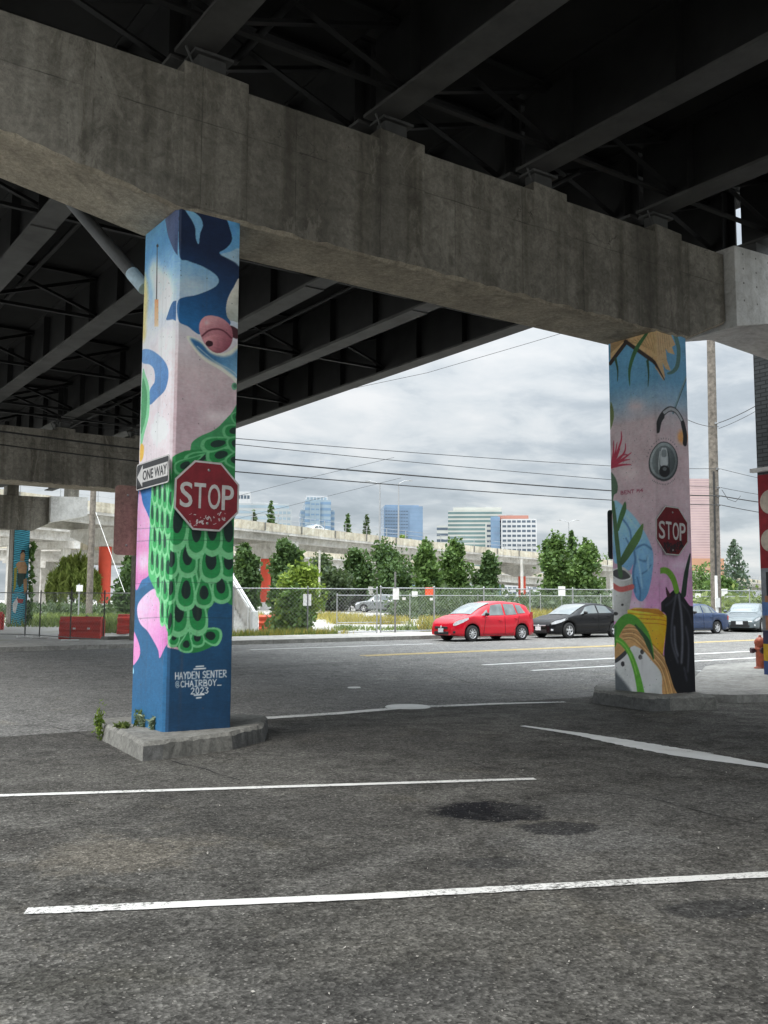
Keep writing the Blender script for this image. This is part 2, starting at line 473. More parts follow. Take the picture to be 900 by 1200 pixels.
ROAD = asphalt('road_asphalt', (.195, .192, .184), .8, patches=[
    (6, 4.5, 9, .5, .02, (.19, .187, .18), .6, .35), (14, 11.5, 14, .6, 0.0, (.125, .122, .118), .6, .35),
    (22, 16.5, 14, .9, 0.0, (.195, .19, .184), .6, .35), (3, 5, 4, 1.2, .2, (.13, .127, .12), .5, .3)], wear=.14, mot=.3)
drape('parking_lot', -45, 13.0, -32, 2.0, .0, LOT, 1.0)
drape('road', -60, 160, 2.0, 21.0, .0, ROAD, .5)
drape('far_sidewalk', -5, 160, 21.16, 24.4, .13, M['walk'], .5, skirt=.2)
k = MB()
xs = np.arange(8.6, 160, 2.0)
for yy, w, h in ((21.0, .155, .145),):
    for a in xs:
        k.grid([[(x, y, gz(x, y) + h) for x in (a, a + 1.985)] for y in (yy, yy + w)], smooth=False)
        k.grid([[(x, yy, gz(x, yy) + q) for x in (a, a + 1.985)] for q in (-.05, h)], smooth=False)
        for x in (a, a + 1.985):
            k.grid([[(x, y, gz(x, y) + q) for y in (yy, yy + w)] for q in (-.05, h)], smooth=False)
tag(k.build('far_kerb', M['kerb']), kind='structure')
# pavement corner beside the brick building
sw = MB()
poly = [(9.05, .55), (9.6, -.1), (10.4, -.35), (22, -.35), (40, -.35), (40, 5.0), (16, 5.0), (15.2, 4.7), (12.6, 3.0), (10.3, 1.3), (9.35, .8)]
top = [(x, y, gz(x, y) + .13) for x, y in poly]
sw.add(top, [tuple(range(len(top)))])
for i in range(len(poly)):
    a, b = top[i], top[(i + 1) % len(top)]
    sw.add([a, b, (b[0], b[1], b[2] - .2), (a[0], a[1], a[2] - .2)], [(0, 1, 2, 3)])
tag(sw.build('sidewalk', M['walk']), kind='structure')

# ------------------------------------------------------------------ painted road markings
PW = paint('worn_white_paint', (.80, .79, .76), (.11, .107, .10), .97)
PW2 = paint('road_white_paint', (.80, .80, .78), (.16, .157, .15), .3)
PY = paint('road_yellow_paint', (.66, .50, .20), (.16, .157, .15), .35)
def marking(name, pts, w, mat, dz=.006):
    """pts: centre line on the ground; w: width (or list)"""
    pts = [np.array(p[:2], float) for p in pts]
    out = []
    for a, b in zip(pts[:-1], pts[1:]):
        n = max(1, int(np.linalg.norm(b - a) / (.05 if abs(a[0]) + abs(a[1]) < 14 else .4)))
        out += [a + (b - a) * i / n for i in range(n)]
    out.append(pts[-1])
    ws = np.interp(np.linspace(0, 1, len(out)), np.linspace(0, 1, len(w)), w) if isinstance(w, (list, tuple)) else [w] * len(out)
    L_, R_ = [], []
    for i, p in enumerate(out):
        d = out[min(i + 1, len(out) - 1)] - out[max(i - 1, 0)]; d = d / np.linalg.norm(d)
        nrm = np.array([-d[1], d[0]]) * ws[i] / 2
        jit = 1 + random.uniform(-.09, .09)
        for S_, sg in ((L_, 1), (R_, -1)):
            q = p + nrm * sg * jit
            S_.append((q[0], q[1], gz(q[0], q[1]) + dz))
    m = MB(); m.grid([L_, R_], smooth=False)
    return tag(m.build(name, mat), kind='structure')
G2 = lambda x, y: onground(x, y)[:2]
marking('parking_line', [G2(-160, 938), G2(0, 933), G2(300, 924), G2(627, 913.5)], .10, PW)
marking('parking_line', [G2(30, 1070), G2(430, 1053), G2(900, 1026), G2(1100, 1014)], .105, PW)
marking('edge_line', [G2(295, 843), G2(395, 836.5), G2(470, 830)], .24, PW)
marking('edge_line', [G2(490, 829), G2(580, 825), G2(662, 823)], [.26, .22, .12], PW)
marking('arrow_marking', [G2(612, 851), G2(680, 861), G2(745, 873), G2(812, 885), G2(900, 899), G2(1010, 917)], [.09, .20, .38, .46, .20, .16], PW2)
marking('arrow_marking', [G2(770, 879), G2(800, 880.5), G2(836, 884)], [.08, .12, .02], PW, .010)
marking('yellow_line', [(11.6, 13.9), (160, 13.9)], .13, PY)
marking('yellow_line', [(11.6, 13.6), (160, 13.6)], .13, PY)
marking('lane_line', [(12.2, 9.15), (110, 9.15)], .16, PW2)
marking('lane_line', [(12.0, 7.15), (60, 7.15)], .16, PW2)
marking('lane_line', [(15.2, 4.95), (60, 5.15)], .12, PW2)
marking('parking_lane_line', [(10.2, 18.1), (17.5, 18.1)], .12, PW2)
md = MB(); c0 = G2(478, 828.5)
md.lathe([(0, .012), (.33, .012), (.35, .0)], (c0[0], c0[1], .0), 28)
md.build('manhole_cover', PW2)
tag(SC.objects['manhole_cover'], 'round manhole cover painted over in white on the edge line between the columns', 'manhole cover')
md = MB(); c0 = G2(415, 806)
md.lathe([(0, .014), (.10, .014), (.11, .0)], (c0[0], c0[1], .0), 20, sc=(1.2, 1, 1))
tag(md.build('utility_cover', PW2), 'small white disc lying in the road beyond the first painted column', 'utility cover')

CRK = simple('crack_dark', (.018, .018, .017), .95)  # even dark colour of the asphalt cracks and seams
def crack(pts, w):
    pts = [np.array(G2(*p)) for p in pts]; out = []
    for a, b in zip(pts[:-1], pts[1:]):
        n = max(2, int(np.linalg.norm(b - a) / .10)); d = (b - a) / np.linalg.norm(b - a); nn = np.array([-d[1], d[0]]); k = 0
        for i in range(n):
            k = .7 * k + random.gauss(0, .010); out.append(a + (b - a) * i / n + nn * k)
    L_, R_ = [], []
    for i, p in enumerate(out):
        d = out[min(i + 1, len(out) - 1)] - out[max(i - 1, 0)]; d = d / (np.linalg.norm(d) + 1e-9); nn = np.array([-d[1], d[0]]) * w * random.uniform(.15, .8)
        L_.append((p[0] + nn[0], p[1] + nn[1], gz(*p) + .0045)); R_.append((p[0] - nn[0], p[1] - nn[1], gz(*p) + .0045))
    m = MB(); m.grid([L_, R_], smooth=False); tag(m.build('asphalt_crack', CRK), kind='structure')
crack([(545, 893), (596, 905), (640, 917), (700, 928), (760, 935), (830, 955), (905, 968)], .010)
crack([(-20, 849), (60, 852), (120, 866), (205, 893), (290, 916)], .011)
crack([(450, 778), (520, 790), (560, 803), (640, 815)], .016)
# ------------------------------------------------------------------ elevated roadway: slab, girders, braces (one thing)
GX = [-2.4, .26, 2.88, 5.56, 8.18, 10.80]
FZ = 7.86; WEB = 1.16
ov = empty('elevated_roadway', (4, 0, 7.4), 'dark underside of an elevated roadway on long steel girders above the painted columns', 'overpass')
def loc_(o, parent):
    """keep world-space mesh data under an Empty that is not at the origin"""
    o.parent = parent; o.location = -Vector(parent.location); return o
def part(mb, name, mats, parent, **kw):
    return loc_(mb.build(name, mats, **kw), parent)
spans = [(-23.0, .34), (.46, 22.8), (23.2, 43.7)]
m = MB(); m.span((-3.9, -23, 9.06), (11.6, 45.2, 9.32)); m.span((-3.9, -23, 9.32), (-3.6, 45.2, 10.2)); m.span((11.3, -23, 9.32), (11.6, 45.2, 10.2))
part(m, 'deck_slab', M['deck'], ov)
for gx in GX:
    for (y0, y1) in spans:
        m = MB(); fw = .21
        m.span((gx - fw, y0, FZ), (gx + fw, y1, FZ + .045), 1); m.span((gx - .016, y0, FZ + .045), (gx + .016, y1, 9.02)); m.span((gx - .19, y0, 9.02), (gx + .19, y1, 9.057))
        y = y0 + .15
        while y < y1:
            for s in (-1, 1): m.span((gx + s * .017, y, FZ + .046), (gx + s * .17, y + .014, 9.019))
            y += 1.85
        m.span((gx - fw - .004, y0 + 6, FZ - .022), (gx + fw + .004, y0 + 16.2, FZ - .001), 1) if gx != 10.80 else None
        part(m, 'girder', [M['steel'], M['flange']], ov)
def angle(m, a, b):
    m.bar(a, b, .09, .012); m.bar((a[0], a[1] + .04, a[2] + .04), (b[0], b[1] + .04, b[2] + .04), .012, .09)
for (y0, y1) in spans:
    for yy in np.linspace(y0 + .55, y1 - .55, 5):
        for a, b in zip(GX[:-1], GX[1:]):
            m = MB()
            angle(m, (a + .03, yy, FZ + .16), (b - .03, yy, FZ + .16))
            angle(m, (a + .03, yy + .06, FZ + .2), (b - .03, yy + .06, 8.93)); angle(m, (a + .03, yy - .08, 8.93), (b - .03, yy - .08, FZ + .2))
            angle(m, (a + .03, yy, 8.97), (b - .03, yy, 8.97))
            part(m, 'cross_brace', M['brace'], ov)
# utility pipes hung under the slab
m = MB()
m.tube([(1.2, -23, 8.55), (1.2, 43, 8.55)], .055, 8); m.tube([(6.9, .5, 8.35), (6.9, 43, 8.35)], .04, 8)
part(m, 'conduit', M['brace'], ov)

def cap_beam(y0, x0, x1, label, pedestals, haunch, ztop=7.43, zb=5.85, tip=6.35, cols=(0.0, .76, 7.93, 8.69), mat='conc_beam', big=True):
    e = empty('cap_beam', ((x0 + x1) / 2, y0 + .5, zb), label, 'cap beam')
    prof = [(x0, ztop), (x0, tip), (cols[0] - .02, zb), (cols[3] + .02, zb - .03), (x1, tip - .1), (x1, ztop + .02)]
    # fine outline so that the edges can be roughened
    def dens(a, b): 
        n = max(1, int(abs(b[0] - a[0]) / .12)); return [(a[0] + (b[0] - a[0]) * i / n, a[1] + (b[1] - a[1]) * i / n) for i in range(n)]
    bot = dens(prof[1], prof[2]) + dens(prof[2], prof[3]) + dens(prof[3], prof[4]) + [prof[4]]
    top = [(p[0], ztop + .02 * (p[0] - x0) / (x1 - x0)) for p in bot]
    m = MB(); Y0, Y1 = y0 - .02, y0 + .99
    jr = random.Random(3)
    lip = [(p[0], Y0, p[1] + .035 + jr.uniform(-.02, .02)) for p in bot]
    edge = [(p[0], Y0 + .03 + jr.uniform(-.012, .03), p[1]) for p in bot]
    m.grid([[(p[0], Y0, p[1]) for p in top], lip], 0, False)
    m.grid([lip, edge], 1, False)
    m.grid([edge, [(p[0], Y1, p[1] + .01) for p in bot]], 1, False)
    m.grid([[(p[0], Y1, p[1] + .01) for p in bot], [(p[0], Y1, p[1]) for p in top]], 0, False)
    m.grid([[(p[0], Y1, p[1]) for p in top], [(p[0], Y0, p[1]) for p in top]], 0, False)
    for i in (0, -1):
        m.add([(top[i][0], Y0, top[i][1]), lip[i], edge[i], (bot[i][0], Y1, bot[i][1] + .01), (top[i][0], Y1, top[i][1])], [(0, 1, 2, 3, 4)], 0)
    part(m, 'beam', [M[mat], M['conc_soffit']], e)
    for (a, b) in pedestals:
        h = .12 if a > 0 else .10
        m = MB()
        m.prism([(a, zb + .06), (b, zb + .06), (b, ztop + h), (a, ztop + h + .03)] if a > -.5 else [(a, ztop - .62), (b, ztop - .66), (b, ztop + h), (a, ztop + h + .03)], Y0 - .014, Y1 + .012, 'xz')
        part(m, 'pedestal', M['conc_beam'], e, bevel=.015)
        cx = (a + b) / 2
        m = MB()
        for yy in (y0 + .12, y0 + .72):
            m.span((cx - .17, yy, ztop + h + .02), (cx + .17, yy + .2, FZ - .06)); m.span((cx - .24, yy - .06, FZ - .06), (cx + .24, yy + .26, FZ - .024))
            m.bar((cx - .22, yy - .02, ztop + h + .03), (cx - .34, yy - .02, FZ - .03), .02)
        part(m, 'bearing', M['steel_lt'], e)
    return e
PED = [(-2.72, -2.1), (.03, .83), (2.68, 3.40), (5.36, 6.02), (7.98, 8.63)]
cap_beam(0, -2.95, 9.72, 'long stained concrete cap beam carried by the two painted columns', PED, True)
cap_beam(23, -2.95, 9.9, 'dark concrete cap beam crossing behind the first painted column', [(-2.72, -2.1), (.0, .7), (2.6, 3.2), (5.3, 5.9), (8, 8.6)], True, zb=5.62, tip=6.3, cols=(0, .76, 8.4, 9.1))
# end of the next bent, set slightly forward; paler colour stands in for skylight
e = empty('cap_beam', (12, .3, 6.2), 'pale concrete beam end at the right of the stained beam, marked with form holes', 'cap beam')
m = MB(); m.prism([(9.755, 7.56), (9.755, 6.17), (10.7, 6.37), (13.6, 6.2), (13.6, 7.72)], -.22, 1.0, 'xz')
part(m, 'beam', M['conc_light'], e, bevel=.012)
m = MB()
for ix, x in enumerate((9.98, 10.32, 10.66, 11.0)):
    for z in (6.65, 6.95, 7.2, 7.45): m.lathe([(.0, .0), (.014, .0), (.02, .003)], (x + .02 * ix, -.2225, z), 8, axis='y')
part(m, 'form_hole', M['kerb'], e)
m = MB(); m.span((10.55, -.1, 7.6), (10.95, .3, 7.83))
part(m, 'bearing', M['steel_lt'], e)
# third bent, far off at the left
e = empty('cap_beam', (9, 44, 5.6), 'farthest concrete cap beam with a pale stepped end above the blue painted pier', 'cap beam')
m = MB(); m.prism([(2, 7.42), (2, 5.7), (10.2, 5.7), (10.95, 6.1), (10.95, 7.55)], 44, 45, 'xz'); part(m, 'beam', M['conc_beam'], e)
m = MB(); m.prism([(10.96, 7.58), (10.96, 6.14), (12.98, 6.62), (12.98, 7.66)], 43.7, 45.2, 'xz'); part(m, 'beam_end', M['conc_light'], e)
for x in (8.75, 12.0):
    m = MB(); m.span((x, 44.1, 7.4), (x + .6, 44.9, 9.0)); part(m, 'pedestal', M['conc_beam'], e)
for (x, Y, lab) in ((-.0, 23.1, 'plain concrete pier under the dark second cap beam, outside the fence'), (8.35, 23.1, 'plain concrete pier under the second cap beam, hidden behind the first painted column')):
    e = empty('bridge_pier', (x + .38, Y + .4, gz(x, Y)), lab, 'pier')
    m = MB(); m.span((x, Y, gz(x, Y) - .2), (x + .75, Y + .85, 5.52)); part(m, 'shaft', M['conc_beam'], e, bevel=.03)

# diagonal drain pipe running into the first painted column
e = empty('drain_pipe', (0, 1.06, 5.3), 'dark slanting drain pipe from the beam soffit into the first painted column', 'pipe')
a, b = Vector(P(66, 216, 11.95)), Vector(P(170, 338, 11.12))
up = (b - a).normalized()
m = MB(); m.tube([a, a + (b - a) * .86], .082, 14); part(m, 'pipe', M['steel_lt'], e)
m = MB(); m.tube([a + (b - a) * .862, b], .085, 14); part(m, 'painted_end', simple('pale_blue_paint', (.42, .55, .62), .6), e)

# ------------------------------------------------------------------ mural painter (paint colour per vertex of a finely divided shaft)
def homography(px, uv):
    A = []
    for (x, y), (u, v) in zip(px, uv):
        A += [[x, y, 1, 0, 0, 0, -u * x, -u * y, -u], [0, 0, 0, x, y, 1, -v * x, -v * y, -v]]
    return np.linalg.svd(np.array(A))[2][-1].reshape(3, 3)
def smooth_closed(p, n=6, closed=True):
    p = np.asarray(p, float); N = len(p); out = []
    for i in range(N if closed else N - 1):
        if closed: a, b, c, d = p[i - 1], p[i], p[(i + 1) % N], p[(i + 2) % N]
        else: a, b, c, d = p[max(i - 1, 0)], p[i], p[i + 1], p[min(i + 2, N - 1)]
        for t in np.arange(n) / n:
            out.append(.5 * (2 * b + (c - a) * t + (2 * a - 5 * b + 4 * c - d) * t * t + (3 * b - a - 3 * c + d) * t ** 3))
    if not closed: out.append(p[-1])
    return np.array(out)
def blur(a, r):
    if r < 1: return a
    for ax in (0, 1):
        q = np.pad(a, [(r + 1, r) if i == ax else (0, 0) for i in (0, 1)], mode='edge')
        c = np.cumsum(q, axis=ax)
        a = (np.take(c, range(2 * r + 1, c.shape[ax]), ax) - np.take(c, range(0, c.shape[ax] - 2 * r - 1), ax)) / (2 * r + 1)
    return a
class Mural:
    def __init__(s, s0, s1, h, res, faces):
        s.res = res; s.s0, s.s1, s.h = s0, s1, h
        s.nx = int(round((s1 - s0) / res)); s.nz = int(round(h / res))
        s.S = s0 + (np.arange(s.nx) + .5) * res; s.Z = (np.arange(s.nz) + .5) * res
        s.img = np.zeros((s.nz, s.nx, 3)); s.faces = faces
        s.faces = dict(faces, U=(faces['F'][0], s0, s1)) if 'F' in faces else faces; faces = s.faces
        s.fm = {k: ((s.S >= f[1] - 1e-6) & (s.S <= f[2] + 1e-6)).astype(float)[None, :] for k, f in faces.items()}
        s.noise = rng.random((s.nz, s.nx))
    def uv(s, face, pts):
        Hm = s.faces[face][0]
        q = np.c_[np.asarray(pts, float), np.ones(len(pts))] @ Hm.T
        return q[:, :2] / q[:, 2:]
    def background(s, face, stops):
        px = s.fm[face][..., None]
        z = [a for a, _ in stops]; c = np.array([b for _, b in stops], float)
        col = np.stack([np.interp(s.Z, z, c[:, i]) for i in range(3)], -1)[:, None, :]
        s.img = s.img * (1 - px) + col * px
    def mask(s, uv):
        m = np.zeros((s.nz, s.nx))
        i0 = max(0, int((uv[:, 0].min() - s.s0) / s.res) - 1); i1 = min(s.nx, int((uv[:, 0].max() - s.s0) / s.res) + 2)
        j0 = max(0, int(uv[:, 1].min() / s.res) - 1); j1 = min(s.nz, int(uv[:, 1].max() / s.res) + 2)
        if i1 <= i0 or j1 <= j0: return m
        X, Zz = np.meshgrid(s.S[i0:i1], s.Z[j0:j1]); ins = np.zeros(X.shape, bool)
        x0, y0 = uv[-1]
        for x1, y1 in uv:
            if y0 != y1:
                c = ((y0 > Zz) != (y1 > Zz)) & (X < (x1 - x0) * (Zz - y0) / (y1 - y0) + x0)
                ins ^= c
            x0, y0 = x1, y1
        m[j0:j1, i0:i1] = ins
        return m
    def apply(s, face, m, color, soft, alpha, c2=None, ax=None):
        if soft: m = blur(m, max(1, int(soft / s.res)))
        m = (m * s.fm[face] * alpha)[..., None]
        col = np.array(color, float)
        if c2 is not None:       # colour running from color to c2 along a line in (s, z)
            (a, b) = ax; a, b = np.array(a), np.array(b); d = b - a
            X, Zz = np.meshgrid(s.S, s.Z)
            t = np.clip(((X - a[0]) * d[0] + (Zz - a[1]) * d[1]) / (d @ d), 0, 1)[..., None]
            col = col * (1 - t) + np.array(c2, float) * t
        s.img = s.img * (1 - m) + col * m
    def poly(s, face, pts, color, soft=0.0, alpha=1.0, smooth=True, c2=None, ax=None):
        uv = s.uv(face, smooth_closed(pts) if smooth else pts)
        if ax is not None: ax = s.uv(face, ax)
        s.apply(face, s.mask(uv), color, soft, alpha, c2, ax)
    def stroke(s, face, pts, w, color, soft=0.0, alpha=1.0, smooth=True, c2=None, ax=None):
        """w in metres, one value or one per end"""
        p = np.asarray(pts, float)
        if smooth and len(p) > 2: p = smooth_closed(p, 5, False)
        uv = s.uv(face, p); w = w if isinstance(w, (tuple, list)) else (w, w)
        ws = np.interp(np.linspace(0, 1, len(uv)), np.linspace(0, 1, len(w)), w) / 2
        m = np.zeros((s.nz, s.nx))
        for k in range(len(uv) - 1):
            a, b = uv[k], uv[k + 1]; r = max(ws[k], ws[k + 1]) + s.res
            i0 = max(0, int((min(a[0], b[0]) - r - s.s0) / s.res)); i1 = min(s.nx, int((max(a[0], b[0]) + r - s.s0) / s.res) + 1)
            j0 = max(0, int((min(a[1], b[1]) - r) / s.res)); j1 = min(s.nz, int((max(a[1], b[1]) + r) / s.res) + 1)
            if i1 <= i0 or j1 <= j0: continue
            X, Zz = np.meshgrid(s.S[i0:i1], s.Z[j0:j1]); d = b - a; L2 = d @ d + 1e-12
            t = np.clip(((X - a[0]) * d[0] + (Zz - a[1]) * d[1]) / L2, 0, 1)
            ww = ws[k] + (ws[k + 1] - ws[k]) * t
            dist = np.hypot(X - a[0] - d[0] * t, Zz - a[1] - d[1] * t)
            m[j0:j1, i0:i1] = np.maximum(m[j0:j1, i0:i1], np.clip((ww - dist) / s.res + .5, 0, 1))
        if ax is not None: ax = s.uv(face, ax)
        s.apply(face, m, color, soft, alpha, c2, ax)
    def ell(s, face, c, rx, ry, color, rot=0.0, **kw):
        a = np.linspace(0, 2 * math.pi, 28, endpoint=False)
        x, y = rx * np.cos(a), ry * np.sin(a); r = math.radians(rot)
        s.poly(face, np.c_[c[0] + x * math.cos(r) - y * math.sin(r), c[1] + x * math.sin(r) + y * math.cos(r)], color, smooth=False, **kw)
    def scale(s, face, x, y, w, h, ang=0.0, cols=((104, 186, 126), (36, 138, 68), (16, 46, 38))):
        """one rounded feather scale: outer, middle, core"""
        for k, (q, col) in enumerate(zip((1.0, .78, .47), cols)):
            base = np.array([(-.05, -1.15), (.05, -1.15), (.24, -.62), (.42, -.2), (.50, .15), (.38, .40), (0, .5), (-.38, .40), (-.50, .15), (-.42, -.2), (-.24, -.62)])
            if k == 2: base = np.array([(-.2, -.6), (.2, -.6), (.45, -.25), (.48, .1), (.3, .36), (0, .46), (-.3, .36), (-.48, .1), (-.45, -.25)])
            p = base * np.array([w * q, h * q]) + np.array([0, -h * .11 * (1 - q)])
            a = math.radians(ang); p = p @ np.array([[math.cos(a), math.sin(a)], [-math.sin(a), math.cos(a)]])
            s.poly(face, p + np.array([x, y]), col)
    def text(s, face, txt, x0, y0, x1, y1, w, color, slant=0.0):
        """hand-lettered capitals between pixel corners (x0,y0) and (x1,y1)"""
        G = GLYPH; adv = sum(.6 if ch == ' ' else 1.0 for ch in txt); cx = x0; cw = (x1 - x0) / adv
        for ch in txt:
            if ch == ' ': cx += cw * .6; continue
            yo = (cx - x0) * slant
            for st in G[ch]:
                p = [(cx + cw * .78 * u, y1 + yo + (y0 - y1) * v) for u, v in st]
                s.stroke(face, p, w, color, smooth=False)
            cx += cw
    def finish(s):
        z = blur(s.noise, 3) - .5; z2 = blur(rng.random((s.nz, s.nx)), 22) - .5
        s.img = np.clip(s.img * 1.13 * (1 + z[..., None] * .25 + z2[..., None] * 2.2), 3, 250)
        return s.img
def arc(cx, cy, rx, ry, a0, a1, n=7):
    return [(cx + rx * math.cos(math.radians(a)), cy + ry * math.sin(math.radians(a))) for a in np.linspace(a0, a1, n)]
GLYPH = {
 'A': [[(0, 0), (.45, 1), (.95, 0)], [(.2, .38), (.78, .38)]], 'B': [[(0, 0), (0, 1), (.7, .95), (.75, .6), (0, .52)], [(.1, .52), (.9, .4), (.85, .05), (0, 0)]],
 'C': [[(.95, .85), (.5, 1), (.1, .75), (.05, .3), (.4, 0), (.95, .12)]], 'D': [[(0, 0), (0, 1), (.6, .9), (.95, .5), (.6, .08), (0, 0)]],
 'E': [[(.9, 1), (0, 1), (0, 0), (.95, 0)], [(0, .52), (.7, .52)]], 'H': [[(0, 0), (0, 1)], [(.9, 0), (.9, 1)], [(0, .5), (.9, .5)]],
 'I': [[(.1, 1), (.8, 1)], [(.45, 1), (.45, 0)], [(.1, 0), (.8, 0)]], 'N': [[(0, 0), (0, 1), (.9, 0), (.9, 1)]], 'M': [[(0, 0), (.1, 1), (.45, .4), (.8, 1), (.95, 0)]],
 'O': [arc(.47, .5, .46, .5, 0, 360, 11)], 'R': [[(0, 0), (0, 1), (.75, .95), (.8, .6), (0, .48), (.9, 0)]],
 'S': [[(.9, .88), (.5, 1), (.08, .82), (.2, .56), (.75, .45), (.88, .18), (.5, 0), (.02, .12)]], 'T': [[(0, 1), (.95, 1)], [(.47, 1), (.47, 0)]],
 'Y': [[(0, 1), (.45, .5), (.95, 1)], [(.45, .5), (.45, 0)]], '_': [[(0, 0), (1, 0)]], '0': [arc(.47, .5, .4, .5, 0, 360, 11)],
 '2': [[(.05, .8), (.45, 1), (.85, .8), (.7, .5), (.0, 0), (.95, 0)]], '3': [[(.05, .9), (.5, 1), (.85, .78), (.4, .55), (.9, .28), (.5, 0), (.0, .1)]],
 '4': [[(.7, 0), (.7, 1), (0, .35), (.95, .35)]],
 '@': [arc(.5, .48, .48, .5, 40, 330, 10), arc(.48, .48, .2, .22, 0, 360, 8), [(.7, .7), (.72, .35), (.95, .3)]],
}
# ------------------------------------------------------------------ the two painted columns
CW, CD, CH = .76, .944, 5.68          # along X, along Y, height above the plinth
Z0 = .18
def mural_mat(name):
    t = NT(name)
    a = t.n('ShaderNodeVertexColor', layer_name='paint')
    f = t.noise(3.0, 6.0, .65)
    col = t.mix(t.ramp(f, [(.35, .0), (.75, .28)]), a.outputs['Color'], t.mix(.5, a.outputs['Color'], (.25, .23, .21), 'MULTIPLY'))
    br_ = t.noise(1.0, 6.0, .7, stretch=(14, 14, 60)); col = t.mix(.30, col, t.ramp(br_, [(.3, .25), (.7, .78)]), 'OVERLAY')
    blo = t.noise(11.0, 7.0, .75); col = t.mix(.28, col, t.ramp(blo, [(.3, .2), (.7, .8)]), 'OVERLAY')
    pit = t.n('ShaderNodeTexVoronoi', {'Vector': t.co, 'Scale': 16.0}); pq = t.math('MULTIPLY', t.math('LESS_THAN', pit.outputs['Distance'], .13), t.math('GREATER_THAN', t.n('ShaderNodeSeparateColor', {0: pit.outputs['Color']}).outputs[0], .88))
    col = t.mix(t.math('MULTIPLY', pq, .55), col, (.09, .08, .075))
    chp = t.noise(4.5, 9.0, .8); zz_ = t.n('ShaderNodeSeparateXYZ', {0: t.co}).outputs[2]
    col = t.mix(t.ramp(chp, [(.70, 0.0), (.725, .8)]), col, (.33, .31, .28))
    st = t.noise(1.0, 5.0, .65, stretch=(9, 9, .35))
    col = t.mix(t.ramp(st, [(.58, 0.0), (.75, .28)]), col, (.10, .09, .08))
    t.bump(t.math('ADD', t.noise(22, 4.0, .6), t.math('MULTIPLY', t.noise(1.0, 3.0, .6, stretch=(.2, .2, 5)), .6)), .16, .008)
    return t.out(col, .55)
MM = mural_mat('mural_paint')
def painted_shaft(mu, x, y, z, w, d, h, parent, ch=.05):
    """shaft with the mural on its left (-X) and front (-Y) faces and round the chamfered corner; s runs from -d (back left) to w (right edge)"""
    step = 2; img = mu.img
    nz, nx = mu.nz // step, mu.nx // step
    img = img[:nz * step, :nx * step].reshape(nz, step, nx, step, 3).mean((1, 3))
    S = np.linspace(-d, w, nx); Z = np.linspace(0, h, nz)
    X = np.where(S <= 0, 0, S); Y = np.where(S <= 0, -S, 0.0)
    t = np.abs(S) < ch
    u = (S + ch) / (2 * ch)
    X = np.where(t, ch * u, X); Y = np.where(t, ch * (1 - u), Y)
    V = np.zeros((nz, nx + 2, 3)); V[:, :nx, 0] = X + x; V[:, :nx, 1] = Y + y; V[:, nx] = (x + w, y + d, 0); V[:, nx + 1] = (x, y + d, 0)
    V[..., 2] = (Z + z)[:, None]
    V[:, nx + 1, 0] += 0
    C = np.zeros((nz, nx + 2, 4)); C[..., 3] = 1
    C[:, :nx, :3] = lin(img); C[:, nx, :3] = C[:, nx - 1, :3]; C[:, nx + 1, :3] = C[:, 0, :3]
    n2 = nx + 2
    i = np.arange(nz - 1)[:, None] * n2; j = np.arange(n2 - 1)[None, :]
    a = (i + j).ravel(); F = np.stack([a, a + 1, a + n2 + 1, a + n2], 1)
    me = bpy.data.meshes.new('shaft'); N = nz * n2; nf = len(F)
    me.vertices.add(N); me.vertices.foreach_set('co', V.reshape(-1).astype(np.float32))
    me.loops.add(nf * 4); me.loops.foreach_set('vertex_index', F.reshape(-1).astype(np.int32))
    me.polygons.add(nf); me.polygons.foreach_set('loop_start', np.arange(0, nf * 4, 4, dtype=np.int32))
    me.update(calc_edges=True)
    ca = me.color_attributes.new('paint', 'FLOAT_COLOR', 'POINT'); ca.data.foreach_set('color', C.reshape(-1).astype(np.float32))
    me.materials.append(MM)
    o = bpy.data.objects.new('shaft', me); COL.objects.link(o); loc_(o, parent)
    return o

# --- column one
def facemap(px, ax, v, x0):
    """photo pixel -> (s, z) on a column face, through the camera geometry"""
    q = [onplane(a, b, ax, v) for a, b in px]
    return homography(px, [((p[0] - x0) if ax == 1 else -p[1], p[2] - Z0) for p in q])
HF = facemap([(209, 242), (278, 261), (273, 848), (192, 862)], 1, 0.0, 0.0)
HL = facemap([(169, 275), (209, 242), (192, 862), (155, 849)], 0, 0.0, 0.0)
mu = Mural(-CD, CW, CH, .0036, {'F': (HF, 0, CW), 'L': (HL, -CD, 0)})
A = lambda pts: [(140 + x / 3.6375, 230 + y / 3.6375) for x, y in pts]
B = lambda pts: [(130 + x / 3.428, 530 + y / 3.428) for x, y in pts]
BLUE, DBLUE = (40, 94, 134), (24, 66, 98)
mu.background('F', [(0, DBLUE), (1.6, (34, 92, 138)), (1.75, (192, 170, 176)), (2.6, (196, 172, 178)), (3.4, (190, 166, 172)), (3.9, (206, 186, 188)), (4.3, (214, 208, 212)), (4.75, (176, 202, 222)), (5.2, (116, 174, 214)), (5.68, (92, 158, 206))])
mu.background('L', [(0, BLUE), (2.55, (58, 118, 172)), (2.75, (216, 204, 208)), (3.4, (222, 208, 212)), (4.2, (226, 218, 220)), (4.6, (206, 216, 226)), (5.0, (146, 190, 222)), (5.4, (88, 154, 204)), (5.68, (110, 170, 212))])
